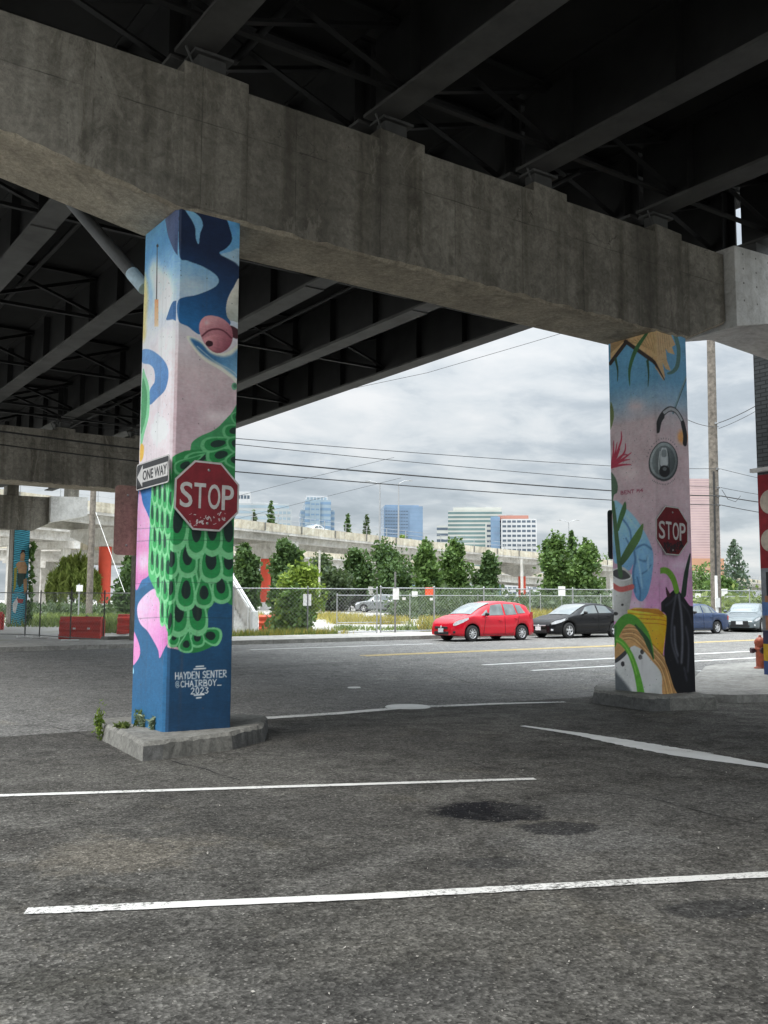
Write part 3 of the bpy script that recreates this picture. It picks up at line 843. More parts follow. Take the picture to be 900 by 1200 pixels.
# clouds
for fx, c, r, col in (('F', (415, 940), (70, 26), (226, 214, 214)), ('F', (330, 640), (60, 24), (216, 198, 200)), ('L', (185, 400), (40, 90), (238, 236, 236)), ('L', (150, 330), (26, 60), (226, 232, 236)), ('L', (170, 1000), (36, 60), (240, 232, 232)), ('L', (200, 620), (40, 40), (236, 224, 224)), ('F', (300, 380), (70, 26), (190, 206, 216))):
    q = A([c])[0]; mu.ell(fx, q, r[0] / 3.64, r[1] / 3.64, col, soft=.07, alpha=.75)
mu.poly('L', A([(100, 330), (116, 360), (122, 430), (116, 520), (112, 600), (98, 600)]), (232, 206, 120), soft=.05, alpha=.8)
# big dark wave over the corner
wave = A([(251, 30), (300, 30), (435, 80), (470, 145), (476, 190), (452, 222), (424, 240), (440, 255), (490, 280), (508, 300), (508, 362), (478, 396), (457, 445), (454, 498), (470, 545), (420, 560), (345, 590), (290, 555), (250, 530), (246, 445), (330, 420), (395, 393), (418, 372), (420, 352), (400, 328), (350, 298), (290, 275), (252, 246)])
mu.poly('F', wave, (20, 38, 70), c2=(36, 104, 158), ax=A([(400, 250), (330, 560)]))
mu.poly('L', A([(252, 30), (200, 90), (198, 120), (214, 190), (252, 246)]), (92, 104, 140), c2=(58, 78, 118), ax=A([(240, 60), (240, 240)]))  # left part of the wave painted lighter to imitate gloss on that face
mu.poly('L', A([(256, 440), (226, 452), (205, 505), (200, 528), (228, 526), (256, 534)]), (52, 100, 150))
mu.poly('F', A([(276, 50), (335, 82), (354, 122), (342, 160), (336, 204), (324, 180), (322, 140), (308, 105)]), (128, 182, 218))
mu.poly('F', A([(428, 248), (470, 236), (510, 224), (510, 296), (488, 282), (452, 262)]), (178, 202, 216), soft=.01, alpha=.8)
mu.poly('F', A([(510, 355), (480, 395), (458, 440), (452, 485), (460, 520), (482, 532), (510, 520)]), (226, 222, 208), c2=(160, 166, 158), ax=A([(470, 420), (520, 520)]))
# ribbon and shell
mu.poly('F', A([(284, 597), (340, 612), (380, 652), (430, 670), (470, 657), (510, 640), (510, 798), (470, 772), (420, 736), (362, 702), (318, 656)]), (224, 222, 208))
mu.poly('F', A([(300, 606), (345, 625), (385, 668), (435, 684), (475, 675), (510, 655), (510, 775), (478, 758), (430, 722), (372, 690), (330, 652)]), (44, 100, 148), soft=.016, c2=(112, 162, 196), ax=A([(360, 640), (500, 730)]))
mu.stroke('F', A([(330, 640), (400, 700), (470, 740), (505, 770)]), .012, (190, 206, 208), soft=.006, alpha=.8)
mu.poly('F', A([(466, 552), (505, 570), (505, 606), (474, 596)]), (70, 28, 38))
shell = A([(344, 532), (364, 512), (400, 509), (441, 524), (472, 556), (480, 602), (466, 642), (430, 667), (395, 662), (364, 632), (344, 592), (337, 560)])
mu.poly('F', shell, (218, 158, 162), c2=(132, 66, 80), ax=A([(370, 530), (450, 660)]))
mu.poly('F', A([(356, 606), (400, 590), (440, 592), (470, 612), (462, 640), (430, 662), (396, 658), (368, 634)]), (210, 146, 150), soft=.008, c2=(142, 74, 88), ax=A([(380, 600), (450, 660)]))
mu.stroke('F', A([(350, 596), (380, 572), (415, 566), (445, 576), (474, 604)]), .016, (84, 30, 44), soft=.005)
mu.ell('F', A([(381, 628)])[0], 16 / 3.64, 13 / 3.64, (50, 18, 28)); mu.ell('F', A([(372, 540)])[0], 12 / 3.64, 8 / 3.64, (236, 196, 198), soft=.02, alpha=.8)
mu.ell('F', A([(487, 810)])[0], 12 / 3.64, 16 / 3.64, (104, 160, 128)); mu.ell('F', A([(489, 808)])[0], 7 / 3.64, 10 / 3.64, (60, 108, 84))
# brush on the left face
mu.stroke('L', A([(161, 212), (160, 300), (158, 445)]), (.02, .036), (70, 66, 66)); mu.ell('L', A([(162, 212)])[0], 5 / 3.64, 7 / 3.64, (40, 34, 34))
mu.poly('L', A([(150, 440), (166, 440), (166, 556), (149, 556)]), (226, 160, 104), smooth=False, c2=(232, 196, 160), ax=A([(158, 440), (158, 556)]))
# blue arch and green leaf on the left face
mu.poly('L', A([(98, 656), (140, 658), (190, 700), (209, 752), (196, 822), (160, 862), (128, 888), (130, 826), (150, 790), (148, 742), (130, 718), (98, 708)]), (104, 150, 200), c2=(76, 124, 178), ax=A([(120, 660), (160, 860)]))
mu.poly('L', A([(98, 756), (112, 764), (128, 826), (126, 930), (108, 1004), (90, 1060)]), (126, 200, 148))
mu.poly('L', A([(98, 790), (110, 800), (118, 850), (114, 930), (100, 990), (92, 1000)]), (70, 150, 96))
mu.poly('L', A([(90, 1060), (104, 1064), (102, 1110), (88, 1130)]), (230, 178, 70))
# lower blue and pink waves
mu.poly('L', B([(96, 560), (130, 540), (165, 520), (225, 700), (240, 1160), (60, 1160)]), BLUE, smooth=False)
mu.poly('F', B([(510, 570), (470, 580), (440, 590), (400, 615), (372, 650), (310, 690), (215, 760), (200, 1160), (510, 1160)]), (28, 78, 114), smooth=False, c2=(21, 60, 92), ax=B([(360, 640), (360, 1080)]))
mu.poly('L', B([(110, 158), (140, 148), (176, 144), (166, 205), (158, 282), (142, 238), (122, 200)]), (52, 112, 172))
mu.poly('L', B([(112, 168), (130, 210), (148, 250), (156, 282), (152, 380), (158, 440), (152, 492), (126, 512), (98, 532)]), (226, 166, 206), c2=(212, 128, 186), ax=B([(130, 300), (120, 510)]))
mu.ell('L', B([(130, 440)])[0], 6, 12, (240, 204, 224), soft=.06, alpha=.7)
mu.poly('L', B([(170, 180), (184, 150), (218, 138), (205, 168), (188, 206), (176, 212)]), (236, 200, 218))
mu.poly('L', B([(110, 608), (140, 570), (178, 548), (197, 590), (212, 650), (240, 700), (240, 740), (222, 768), (196, 826), (188, 790), (150, 722), (120, 690), (107, 650)]), (228, 186, 216), c2=(210, 128, 190), ax=B([(150, 590), (200, 790)]))
mu.poly('F', B([(205, 690), (240, 730), (300, 795), (260, 790), (205, 770)]), (206, 160, 176))
mu.poly('L', B([(84, 716), (106, 748), (118, 800), (106, 836), (84, 846)]), (222, 140, 194)); mu.poly('L', B([(70, 880), (88, 862), (92, 886), (74, 896)]), (150, 200, 226))
# green scaled body: ground colour, then scales row by row from the bottom up
body_f = B([(510, 0), (400, 20), (300, 60), (250, 110), (232, 130), (205, 300), (205, 700), (222, 722), (250, 770), (300, 801), (352, 801), (420, 770), (444, 742), (437, 716), (392, 712), (386, 650), (402, 615), (440, 590), (510, 572)])
mu.poly('F', A([(510, 905), (470, 930), (410, 990), (340, 1024), (306, 1052), (296, 1090), (240, 1142), (215, 1185), (215, 1260), (510, 1260)]), (58, 140, 86))
mu.poly('F', B([(510, 60), (205, 60), (205, 700), (222, 722), (250, 770), (300, 801), (352, 801), (420, 770), (444, 742), (437, 716), (392, 712), (386, 650), (402, 615), (440, 590), (510, 572)]), (38, 128, 68))
mu.poly('L', B([(240, 100), (212, 150), (180, 214), (160, 290), (154, 370), (150, 480), (166, 530), (186, 570), (202, 630), (216, 694), (240, 740)]), (80, 178, 110))
LG = (116, 192, 134)
for (x, y, w, h, an) in [(405, 738, 60, 66, -75), (345, 748, 48, 62, 0), (300, 776, 48, 50, 10), (252, 742, 40, 72, 14),
                         (345, 650, 66, 150, -4), (272, 655, 66, 150, 4), (232, 690, 36, 110, 8),
                         (440, 548, 62, 104, -6), (372, 574, 62, 92, 0), (300, 566, 64, 122, 2), (236, 556, 44, 96, 6),
                         (470, 450, 62, 116, -4), (400, 446, 76, 140, -2), (306, 430, 66, 128, 0), (240, 440, 52, 120, 4),
                         (470, 330, 66, 170, -2), (405, 325, 66, 160, 0), (342, 330, 66, 170, 2), (266, 290, 72, 190, 6)]:
    mu.scale('F', *B([(x, y)])[0], w / 3.428 * 1.26, h / 3.428 * 1.18, an, (LG, (32, 134, 70), (13, 40, 35)))
for (x, y, w, h, an) in [(330, 1120, 120, 66, 74), (270, 1150, 90, 60, 60), (420, 1104, 110, 72, 76), (405, 1056, 126, 66, 80), (490, 1130, 60, 90, 20), (486, 1056, 60, 70, 60), (480, 1000, 90, 60, 80), (500, 945, 50, 60, 60)]:
    mu.scale('F', *A([(x, y)])[0], h / 3.64 * 1.0, w / 3.64 * 1.0, an, ((98, 174, 118), (34, 128, 68), (17, 48, 39)))
for row, ys in enumerate(range(620, 150, -92)):
    for k in range(4):
        x = 166 + k * 20 + (10 if row % 2 else 0) + max(0, (ys - 480) * .28) * (k < 2); y = ys + k * 12
        mu.scale('L', *B([(x, y)])[0], 21 / 3.428, 112 / 3.428, 0, ((128, 202, 146), (54, 158, 90), (20, 70, 52)))
for y in (300, 350, 520, 660):
    mu.stroke('F', B([(210, y), (500, y + 6)]), .006, (30, 50, 46), smooth=False, alpha=.5)
    mu.stroke('L', B([(95, y + 8), (235, y)]), .006, (50, 50, 70), smooth=False, alpha=.5)
# signature
WH = (226, 230, 234)
mu.text('F', 'HAYDEN SENTER', *B([(258, 884)])[0], *B([(466, 911)])[0], .0095, WH, -.05)
mu.text('F', '@', *B([(258, 918)])[0], *B([(278, 944)])[0], .0055, WH, -.05); mu.text('F', 'CHAIRBOY_', *B([(279, 918)])[0], *B([(444, 942)])[0], .0095, WH, -.05)
mu.text('F', '2023', *B([(320, 945)])[0], *B([(394, 970)])[0], .0095, WH, -.05)
for a, b in (((340, 860), (370, 858)), ((332, 870), (378, 867)), ((333, 975), (372, 972)), ((342, 986), (360, 984))):
    mu.stroke('F', B([a, b]), .014, WH, smooth=False)
mu.finish()
c1 = empty('painted_column', (.38, .47, 0), 'square concrete column painted with green scales, blue waves and a pink shell', 'column', 'painted columns under the overpass')
painted_shaft(mu, 0, 0, Z0, CW, CD, CH, c1)
def plinth(parent, poly, h, inset, mats, tops):
    """cast kerb block with slightly broken edges; side faces alternate between the materials"""
    jr = random.Random(4); c = np.mean(poly, 0); out = []; mi = []
    for i in range(len(poly)):
        p, q = np.array(poly[i]), np.array(poly[(i + 1) % len(poly)]); n = max(1, int(np.linalg.norm(q - p) / .07))
        for k in range(n): out.append(p + (q - p) * k / n); mi.append(tops[i])
    n = len(out); inn = [p + (c - p) / np.linalg.norm(c - p) * inset for p in out]
    J = lambda s: jr.uniform(-s, s)
    lo = [(p[0] + J(.008), p[1] + J(.008), -.1) for p in out]
    md = [(p[0] * .25 + q[0] * .75 + J(.007), p[1] * .25 + q[1] * .75 + J(.007), h - .035 + J(.01)) for p, q in zip(out, inn)]
    tp = [(q[0] + (c[0] - q[0]) * .03 + J(.008), q[1] + (c[1] - q[1]) * .03 + J(.008), h + J(.004)) for q in inn]
    m = MB()
    for i in range(n):
        j = (i + 1) % n
        m.add([lo[i], lo[j], md[j], md[i]], [(0, 1, 2, 3)], mi[i]); m.add([md[i], md[j], tp[j], tp[i]], [(0, 1, 2, 3)], 0)
        m.add([tp[i], tp[j], (c[0], c[1], h)], [(0, 1, 2)], 0)
    part(m, 'plinth', mats, parent)
g_ = lambda x, y: tuple(onground(x, y)[:2])
PL = [g_(118, 868), g_(152, 886), g_(166, 893), g_(190, 890.5), g_(275, 879), g_(312, 869)]
PL += [(1.75, .95), (1.15, 1.75), (-.15, 1.7)]
plinth(c1, PL, Z0, .06, [M['kerb'], M['kerb_grey'], M['conc_light']], [0, 0, 1, 0, 1, 1, 0, 0, 0])

# --- column two
X2 = 7.93
HF = facemap([(769, 387), (804, 394), (814, 812), (773, 815)], 1, 0.0, X2)
HL = facemap([(716, 406), (769, 387), (773, 815), (720, 807)], 0, X2, 0.0)
mu = Mural(-CD, CW, CH, .0048, {'F': (HF, 0, CW), 'L': (HL, -CD, 0)})
C = lambda pts: [(690 + x / 5.457, 380 + y / 5.457) for x, y in pts]
D = lambda pts: [(690 + x / 4.8, 590 + y / 4.8) for x, y in pts]
E_ = lambda pts: [(690 + x / 8.0, 530 + y / 8.0) for x, y in pts]
bgs = [(0, (206, 130, 190)), (1.3, (214, 150, 196)), (1.8, (206, 158, 192)), (2.5, (200, 176, 184)), (3.6, (202, 178, 182)), (4.25, (196, 178, 182)), (4.55, (150, 176, 196)), (4.9, (98, 154, 190)), (5.68, (96, 158, 196))]
mu.background('F', bgs); mu.background('L', bgs)
for fc, c, r, col in (('L', (300, 530), (60, 40), (220, 198, 200)), ('F', (500, 620), (80, 40), (190, 180, 184)), ('L', (260, 960), (70, 30), (222, 206, 206))):
    mu.ell(fc, C([c])[0], r[0] / 5.46, r[1] / 5.46, col, soft=.09, alpha=.8)
mu.ell('F', D([(520, 355)])[0], 14, 5, (232, 206, 224), soft=.06, alpha=.8); mu.ell('L', D([(270, 570)])[0], 10, 8, (230, 206, 220), soft=.06, alpha=.8)
# timber at the top
TAN, DK = (200, 168, 122), (46, 32, 28)
mu.poly('L', C([(140, 90), (250, 95), (380, 40), (480, 10), (480, 285), (240, 118), (140, 262)]), TAN, smooth=False)
for i in range(9):
    mu.stroke('L', C([(250 + i * 20, 108 - i * 8 + 10), (330 + i * 13, 130 + i * 8)]), .012, (150, 116, 76), alpha=.6)
mu.stroke('L', C([(140, 252), (240, 118)]), .075, DK, smooth=False); mu.stroke('L', C([(232, 112), (450, 268)]), .06, DK, smooth=False)
mu.poly('L', C([(140, 60), (260, 60), (235, 102), (140, 190)]), (152, 122, 84), smooth=False, alpha=.8)
mu.poly('F', C([(400, 20), (512, 40), (540, 108), (552, 135), (530, 150), (548, 198), (506, 186), (490, 160), (498, 232), (522, 302), (490, 290), (470, 250), (486, 340), (476, 364), (400, 240)]), TAN, smooth=False)
for i in range(6):
    mu.stroke('F', C([(440 + i * 14, 60 + i * 4), (450 + i * 13, 200 - i * 10)]), .010, (146, 108, 68), alpha=.7)
mu.stroke('F', C([(420, 244), (450, 300), (482, 358)]), (.06, .02), DK)
GD, GM_, GL = (38, 72, 46), (70, 116, 54), (112, 166, 62)
mu.stroke('L', C([(372, 60), (300, 170), (262, 290), (262, 398)]), (.05, .085, .06, .01), (52, 98, 56)); mu.stroke('L', C([(375, 240), (382, 320), (378, 402)]), (.05, .01), GD); mu.stroke('L', C([(172, 225), (186, 300), (184, 368)]), (.05, .01), GD)
mu.stroke('F', C([(548, 66), (572, 160), (566, 260), (540, 304), (503, 320)]), (.10, .09, .03), (72, 110, 102))
# hook and can
mu.ell('F', C([(598, 725)])[0], 6, 8, (226, 160, 90), soft=.04, alpha=.9)
mu.stroke('F', C([(622, 340), (536, 572)]), .04, (120, 150, 160), smooth=False); mu.stroke('F', C([(624, 348), (540, 575)]), .012, (50, 66, 72), smooth=False)
hk = [(440, 682), (450, 620), (480, 570), (520, 546), (562, 566), (598, 630), (615, 715), (612, 762)]
mu.stroke('F', C(hk), .085, (46, 46, 52)); mu.stroke('F', C(hk[2:6]), .05, (166, 168, 172)); mu.stroke('F', C([(440, 680), (452, 622), (470, 590)]), .10, (30, 30, 34)); mu.stroke('F', C([(600, 640), (614, 715), (612, 765)]), .10, (30, 30, 34))
for fc in ('U',):
    mu.ell(fc, C([(480, 882)])[0], 89 / 5.457, 127 / 5.457, (58, 64, 66))
    mu.ell(fc, C([(480, 878)])[0], 82 / 5.457, 117 / 5.457, (168, 178, 180), c2=(96, 104, 106), ax=C([(420, 800), (550, 960)]))
    mu.ell(fc, C([(480, 880)])[0], 70 / 5.457, 100 / 5.457, (120, 130, 132), c2=(70, 78, 80), ax=C([(430, 820), (540, 950)]))
    mu.stroke(fc, C([(455, 820), (448, 880), (450, 950)]), .02, (190, 196, 196)); mu.stroke(fc, C([(505, 820), (515, 880), (512, 950)]), .02, (60, 66, 68))
    mu.poly(fc, C([(462, 806), (480, 795), (498, 806), (504, 900), (480, 910), (456, 900)]), (186, 192, 194)); mu.poly(fc, C([(466, 812), (480, 806), (494, 812), (494, 850), (466, 850)]), (126, 134, 136))
    mu.ell(fc, C([(483, 945)])[0], 34 / 5.457, 38 / 5.457, (24, 26, 28)); mu.ell(fc, C([(484, 930)])[0], 13 / 5.457, 12 / 5.457, (120, 126, 128), alpha=.8)
    for rr, a0, a1 in ((1.14, 200, 320), (1.14, 50, 130)):
        for a in np.linspace(a0, a1, 15):
            q = [(480 + 89 * k * math.cos(math.radians(a)), 882 + 127 * k * math.sin(math.radians(a))) for k in (rr, rr + .04)]
            mu.stroke(fc, C(q), .012, (96, 90, 94), smooth=False)
# red weed
RW = (178, 46, 74)
for tip, mid in (((208, 690), (205, 760)), ((236, 768), (225, 830)), ((272, 826), (225, 862)), ((270, 902), (210, 905)), ((246, 838), (205, 850)), ((182, 760), (170, 830)), ((160, 748), (158, 830)), ((262, 870), (210, 880)), ((200, 800), (180, 850))):
    mu.stroke('L', C([(146, 918), mid, tip]), (.05, .035, .012), RW)
# leaves at the left edge
mu.poly('L', C([(140, 505), (158, 545), (162, 600), (146, 665), (138, 665)]), (104, 120, 72)); mu.poly('L', C([(138, 970), (165, 975), (186, 1030), (182, 1080), (160, 1105), (152, 1210), (136, 1210)]), (78, 106, 82))
mu.text('L', 'BENT M4', *E_([(303, 372)])[0], *E_([(515, 402)])[0], .012, (150, 62, 84), -.13)
# blue glove
glove = D([(144, -10), (196, 20), (258, 80), (310, 158), (346, 232), (363, 300), (356, 400), (336, 500), (312, 546), (290, 556), (264, 530), (245, 462), (244, 400), (250, 345), (232, 380), (200, 372), (174, 344), (140, 320), (136, 100)])
mu.poly('L', glove, (150, 200, 230), c2=(96, 152, 198), ax=D([(250, 120), (330, 520)]))
for st, w_ in (([(250, 250), (262, 320), (250, 400), (262, 500)], .04), ([(262, 260), (310, 236), (352, 262)], .03), ([(280, 320), (320, 330), (330, 300)], .025), ([(300, 400), (330, 380), (350, 350)], .02), ([(190, 90), (230, 150), (240, 220)], .03), ([(210, 200), (240, 260)], .025), ([(272, 420), (290, 500), (286, 545)], .03)):
    mu.stroke('L', D(st), w_, (58, 104, 152), soft=.012, alpha=.8)
for st in ([(275, 300), (290, 400), (300, 480)], [(200, 60), (260, 130), (300, 200)], [(330, 300), (335, 380)]):
    mu.stroke('L', D(st), .03, (170, 208, 230), soft=.015, alpha=.7)
# white cup with red band and its stems
mu.poly('L', D([(130, 400), (150, 372), (185, 360), (215, 378), (242, 410), (247, 470), (228, 600), (206, 650), (130, 650)]), (220, 220, 216), c2=(168, 168, 166), ax=D([(150, 500), (240, 520)]))
mu.poly('L', D([(130, 392), (160, 375), (200, 382), (232, 412), (226, 428), (180, 434), (130, 418)]), (70, 70, 72)); mu.stroke('L', D([(132, 412), (180, 436), (230, 428), (240, 408)]), .022, (232, 232, 228))
mu.stroke('L', D([(130, 460), (178, 488), (245, 474)]), .085, (196, 96, 92)); mu.ell('L', D([(190, 575)])[0], 1.6, 1.4, (60, 60, 60)); mu.ell('L', D([(152, 625)])[0], 3, 2, (60, 60, 60))
mu.stroke('L', D([(138, 0), (150, 120), (160, 220), (180, 410)]), (.06, .08, .09, .09), (64, 100, 62))
mu.poly('L', D([(204, -6), (211, 40), (182, 120), (168, 160), (160, 130), (176, 60)]), (62, 108, 56)); mu.poly('L', D([(306, 118), (292, 200), (232, 300), (186, 354), (176, 326), (206, 262), (262, 172)]), (84, 124, 56), c2=(52, 86, 48), ax=D([(290, 180), (190, 330)]))
# yellow bucket over the corner
for fc in ('L', 'F'):
    mu.poly(fc, D([(218, 604), (262, 592), (392, 598), (438, 640), (438, 684), (416, 862), (375, 836), (300, 724), (220, 694)]), (255, 208, 44), smooth=False, c2=(246, 172, 26), ax=D([(240, 620), (430, 760)]))
    for yy in (630, 652, 676): mu.stroke(fc, D([(222, yy - 8), (320, yy + 2), (394, yy + 6), (436, yy + 14)]), .014, (196, 128, 10))
    mu.stroke(fc, D([(220, 606), (300, 618), (392, 622), (436, 646)]), .02, (255, 212, 80)); mu.poly(fc, D([(236, 604), (270, 597), (388, 602), (420, 634), (330, 618)]), (190, 126, 20))
# white pail, straw, blades
for fc in ('L', 'F'):
    mu.poly(fc, D([(120, 740), (260, 700), (420, 900), (500, 1100), (120, 1100)]), (200, 154, 98), smooth=False)
    mu.poly(fc, D([(138, 930), (242, 796), (300, 826), (372, 900), (450, 990), (450, 1090), (200, 1070), (138, 1080)]), (214, 216, 214), smooth=False)
mu.poly('L', D([(138, 930), (160, 960), (225, 1040), (240, 1080), (138, 1080)]), (90, 96, 100), soft=.03); mu.stroke('L', D([(144, 912), (190, 890), (226, 846), (252, 806)]), .06, (236, 238, 236)); mu.poly('L', D([(142, 890), (190, 846), (240, 800), (215, 850), (180, 885), (146, 905)]), (60, 62, 66))
for q in ((290, 870), (192, 908), (300, 840)): mu.ell('L', D([q])[0], 2.2, 3, (52, 50, 52))
mu.ell('L', D([(330, 950)])[0], 12, 20, (240, 242, 240), soft=.08, alpha=.7)
straw = [(148, 858), (160, 765), (212, 688), (262, 690), (332, 770), (404, 852), (440, 872), (474, 960), (516, 1090), (420, 1090), (408, 965), (345, 880), (275, 806), (205, 830)]
for fc in ('L', 'F'):
    mu.poly(fc, D(straw), (206, 160, 104))
    for k in range(9):
        o_ = (k - 4) * 8; mu.stroke(fc, D([(190 + o_ * .2, 740 + o_), (262 - o_ * .4, 742 + o_), (340 - o_ * .5, 820 + o_ * .8), (415 - o_ * .7, 905 + o_ * .6), (445 - o_ * .9, 980), (470 - o_ * 1.0, 1085)]), .012, ((130, 88, 48), (228, 190, 134), (160, 112, 62))[k % 3], alpha=.8)
mu.stroke('L', D([(140, 800), (150, 750), (176, 690), (216, 655), (262, 668), (312, 725), (346, 800), (364, 880)]), (.10, .17, .16, .12, .02), (76, 148, 44)); mu.stroke('L', D([(262, 690), (318, 760), (344, 820), (362, 878)]), (.03, .10, .015), (34, 74, 40))
mu.stroke('L', D([(140, 758), (190, 790), (232, 850), (262, 930), (280, 1000), (292, 1064)]), (.10, .09, .11, .14), (96, 172, 52)); mu.stroke('L', D([(150, 768), (200, 802), (244, 880), (270, 970)]), .02, (150, 210, 90), alpha=.8)
mu.stroke('L', D([(150, 700), (140, 780)]), .08, (60, 120, 48))
# dark hanging bag on the front face
bag = D([(486, 488), (440, 528), (402, 570), (396, 602), (436, 640), (430, 760), (424, 862), (450, 950), (502, 1080), (610, 1085), (610, 640), (562, 576), (522, 518)])
mu.poly('F', bag, (26, 27, 32))
for st, w_, cl_ in (([(490, 520), (470, 640), (465, 780), (500, 900)], .035, (110, 112, 122)), ([(505, 520), (520, 640), (525, 780), (520, 900)], .05, (136, 138, 148)), ([(480, 700), (485, 800), (500, 860)], .05, (120, 122, 132)), ([(545, 700), (560, 800), (555, 950)], .04, (96, 98, 108)), ([(430, 580), (460, 560), (490, 520)], .02, (96, 98, 108)), ([(520, 560), (560, 620), (580, 690)], .02, (110, 112, 120)), ([(535, 930), (550, 1000)], .04, (80, 82, 92))):
    mu.stroke('F', D(st), w_, cl_, soft=.02, alpha=.7)
mu.stroke('F', D([(380, 442), (398, 388), (440, 386), (474, 430), (492, 492)]), (.05, .09, .12, .12), (108, 156, 52)); mu.stroke('F', D([(378, 440), (392, 402)]), (.03, .08), (54, 50, 40))
mu.poly('F', D([(432, 474), (452, 506), (464, 524), (440, 530)]), (60, 24, 34)); mu.stroke('F', D([(568, 290), (546, 400), (532, 512)]), (.03, .10, .12), (36, 56, 44))
mu.finish()
c2_ = empty('painted_column', (X2 + .38, .47, 0), 'square concrete column painted with a yellow bucket, blue glove, drink can and black bag', 'column', 'painted columns under the overpass')
painted_shaft(mu, X2, 0, Z0 + .02, CW, CD, CH - .02, c2_)
PL = [g_(693, 824), g_(762, 834), (7.72, -.30), g_(841, 831.5), (9.35, 1.0), (8.9, 2.0), (8.45, 1.9)]
plinth(c2_, PL, Z0 + .03, .05, [M['kerb'], M['kerb_grey'], M['conc_light']], [1, 1, 0, 1, 0, 0, 0])
# ------------------------------------------------------------------ signs
def text_part(txt, mat, parent, x0, x1, z0, z1, y, depth=.003, bold=.0, name='lettering'):
    c = bpy.data.curves.new('lettering', 'FONT'); c.body = txt; c.size = 1.0; c.offset = bold; c.extrude = .5; c.resolution_u = 4
    o = bpy.data.objects.new('lettering', c); COL.objects.link(o)
    dg = bpy.context.evaluated_depsgraph_get(); dg.update()
    me = bpy.data.meshes.new_from_object(o.evaluated_get(dg))
    bpy.data.objects.remove(o); bpy.data.curves.remove(c)
    v = np.array([q.co[:] for q in me.vertices]); lo, hi = v.min(0), v.max(0)
    n = (v - lo) / (hi - lo)
    w = np.c_[x0 + n[:, 0] * (x1 - x0), y - n[:, 2] * depth, z0 + n[:, 1] * (z1 - z0)]
    me.vertices.foreach_set('co', w.reshape(-1).astype(np.float32)); me.materials.clear(); me.materials.append(mat); me.update()
    t = bpy.data.objects.new(name, me); COL.objects.link(t); t.parent = parent
    return t
def octagon(r): return [(r * math.cos(math.radians(22.5 + 45 * k)), r * math.sin(math.radians(22.5 + 45 * k))) for k in range(8)]
def stop_sign(loc, label, scrap, red, seed, tilt=0.0):
    e = empty('stop_sign', loc, label, 'stop sign', 'stop signs on the painted columns')
    e.rotation_euler = (0, tilt, 0)
    R = .762 / 2 / math.cos(math.radians(22.5))
    m = MB(); m.prism(octagon(R), 0, .004, 'xz', 0); m.prism(octagon(R - .004), -.0018, -.0001, 'xz', 1); m.prism(octagon(R - .024), -.0032, -.0019, 'xz', 2)
    m.build('plate', [M['lum'], M['swhite'], red], e, bevel=0)
    w = .149; 
    for i, ch in enumerate('STOP'):
        x = -.318 + i * .163
        text_part(ch, M['swhite'], e, x, x + (.145 if ch != 'T' else .135), -.14, .135, -.0034, .002, .010, 'letter')
    for bz in (.285, -.30):
        m = MB(); m.lathe([(0, -.010), (.012, -.009), (.016, -.0034)], (.01, 0, bz), 10, axis='y'); m.build('bolt', M['lum'], e)
    r_ = random.Random(seed); m = MB()
    for k in range(scrap[1]):
        u = r_.random(); x = -.22 + .46 * u + r_.uniform(-.02, .02); z = -.20 - .13 * r_.random() + (.05 if u > .7 else 0)
        lim = .345 - max(0, -z - .158)
        x = max(-lim, min(lim, x))
        pts = [(x, z)]; a = r_.uniform(0, 6.28)
        for _ in range(r_.randint(1, 3)):
            a += r_.uniform(-1.0, 1.0); st = r_.uniform(.008, .022)
            q = (pts[-1][0] + st * math.cos(a), max(-.345, pts[-1][1] + st * math.sin(a)))
            lim = .345 - max(0, -q[1] - .158)
            if abs(q[0]) < lim: pts.append(q)
        if len(pts) < 2: continue
        w0 = r_.uniform(.004, .02) * (1.5 if scrap[1] > 100 else 1)
        for a_, b_ in zip(pts[:-1], pts[1:]):
            m.bar((a_[0], -.0037 - k * .00002, a_[1]), (b_[0], -.0037 - k * .00002, b_[1]), w0, .0006, up=(0, 1, 0))
        if scrap[1] < 100: m.build('scribble', scrap[0], e); m = MB()
    if m.v: m.build('scribble', scrap[0], e)
    return e
scr_w = simple('pale_marker', (.60, .52, .52), .6); scr_d = simple('dark_marker', (.035, .018, .022), .6)
stop_sign((.415, -.036, 2.687), 'larger looking red stop sign with pale scratches, on the green scaled column', (scr_w, 34), M['sred'], 5, math.radians(.6))
stop_sign((8.19, -.036, 2.695), 'darker red stop sign with black scribbles, on the column with the yellow bucket', (scr_d, 150), M['sred2'], 9, math.radians(1.5))
# one way sign
e = empty('one_way_sign', (-.035, .436, 2.955), 'black and white one way arrow sign on the left face of the first painted column', 'traffic sign', rz=-math.pi / 2)
def rrect(w, h, r, n=4):
    out = []
    for cx, cz, a0 in ((w / 2 - r, h / 2 - r, 0), (-w / 2 + r, h / 2 - r, 90), (-w / 2 + r, -h / 2 + r, 180), (w / 2 - r, -h / 2 + r, 270)):
        out += [(cx + r * math.cos(math.radians(a0 + 90 * k / n)), cz + r * math.sin(math.radians(a0 + 90 * k / n))) for k in range(n + 1)]
    return out
m = MB(); m.prism(rrect(.96, .305, .03), 0, .004, 'xz', 0); m.prism(rrect(.955, .300, .03), -.0015, -.0001, 'xz', 1); m.prism(rrect(.93, .275, .025), -.003, -.0016, 'xz', 2)
m.build('plate', [M['lum'], M['swhite'], M['sblack']], e)
m = MB(); m.prism([(-.45, 0), (-.285, .125), (-.285, .075), (.45, .075), (.45, -.075), (-.285, -.075), (-.285, -.125)], -.0045, -.0031, 'xz'); m.build('arrow', M['swhite'], e)
text_part('ONE WAY', M['sblack'], e, -.27, .43, -.055, .055, -.0046, .0015, .02)
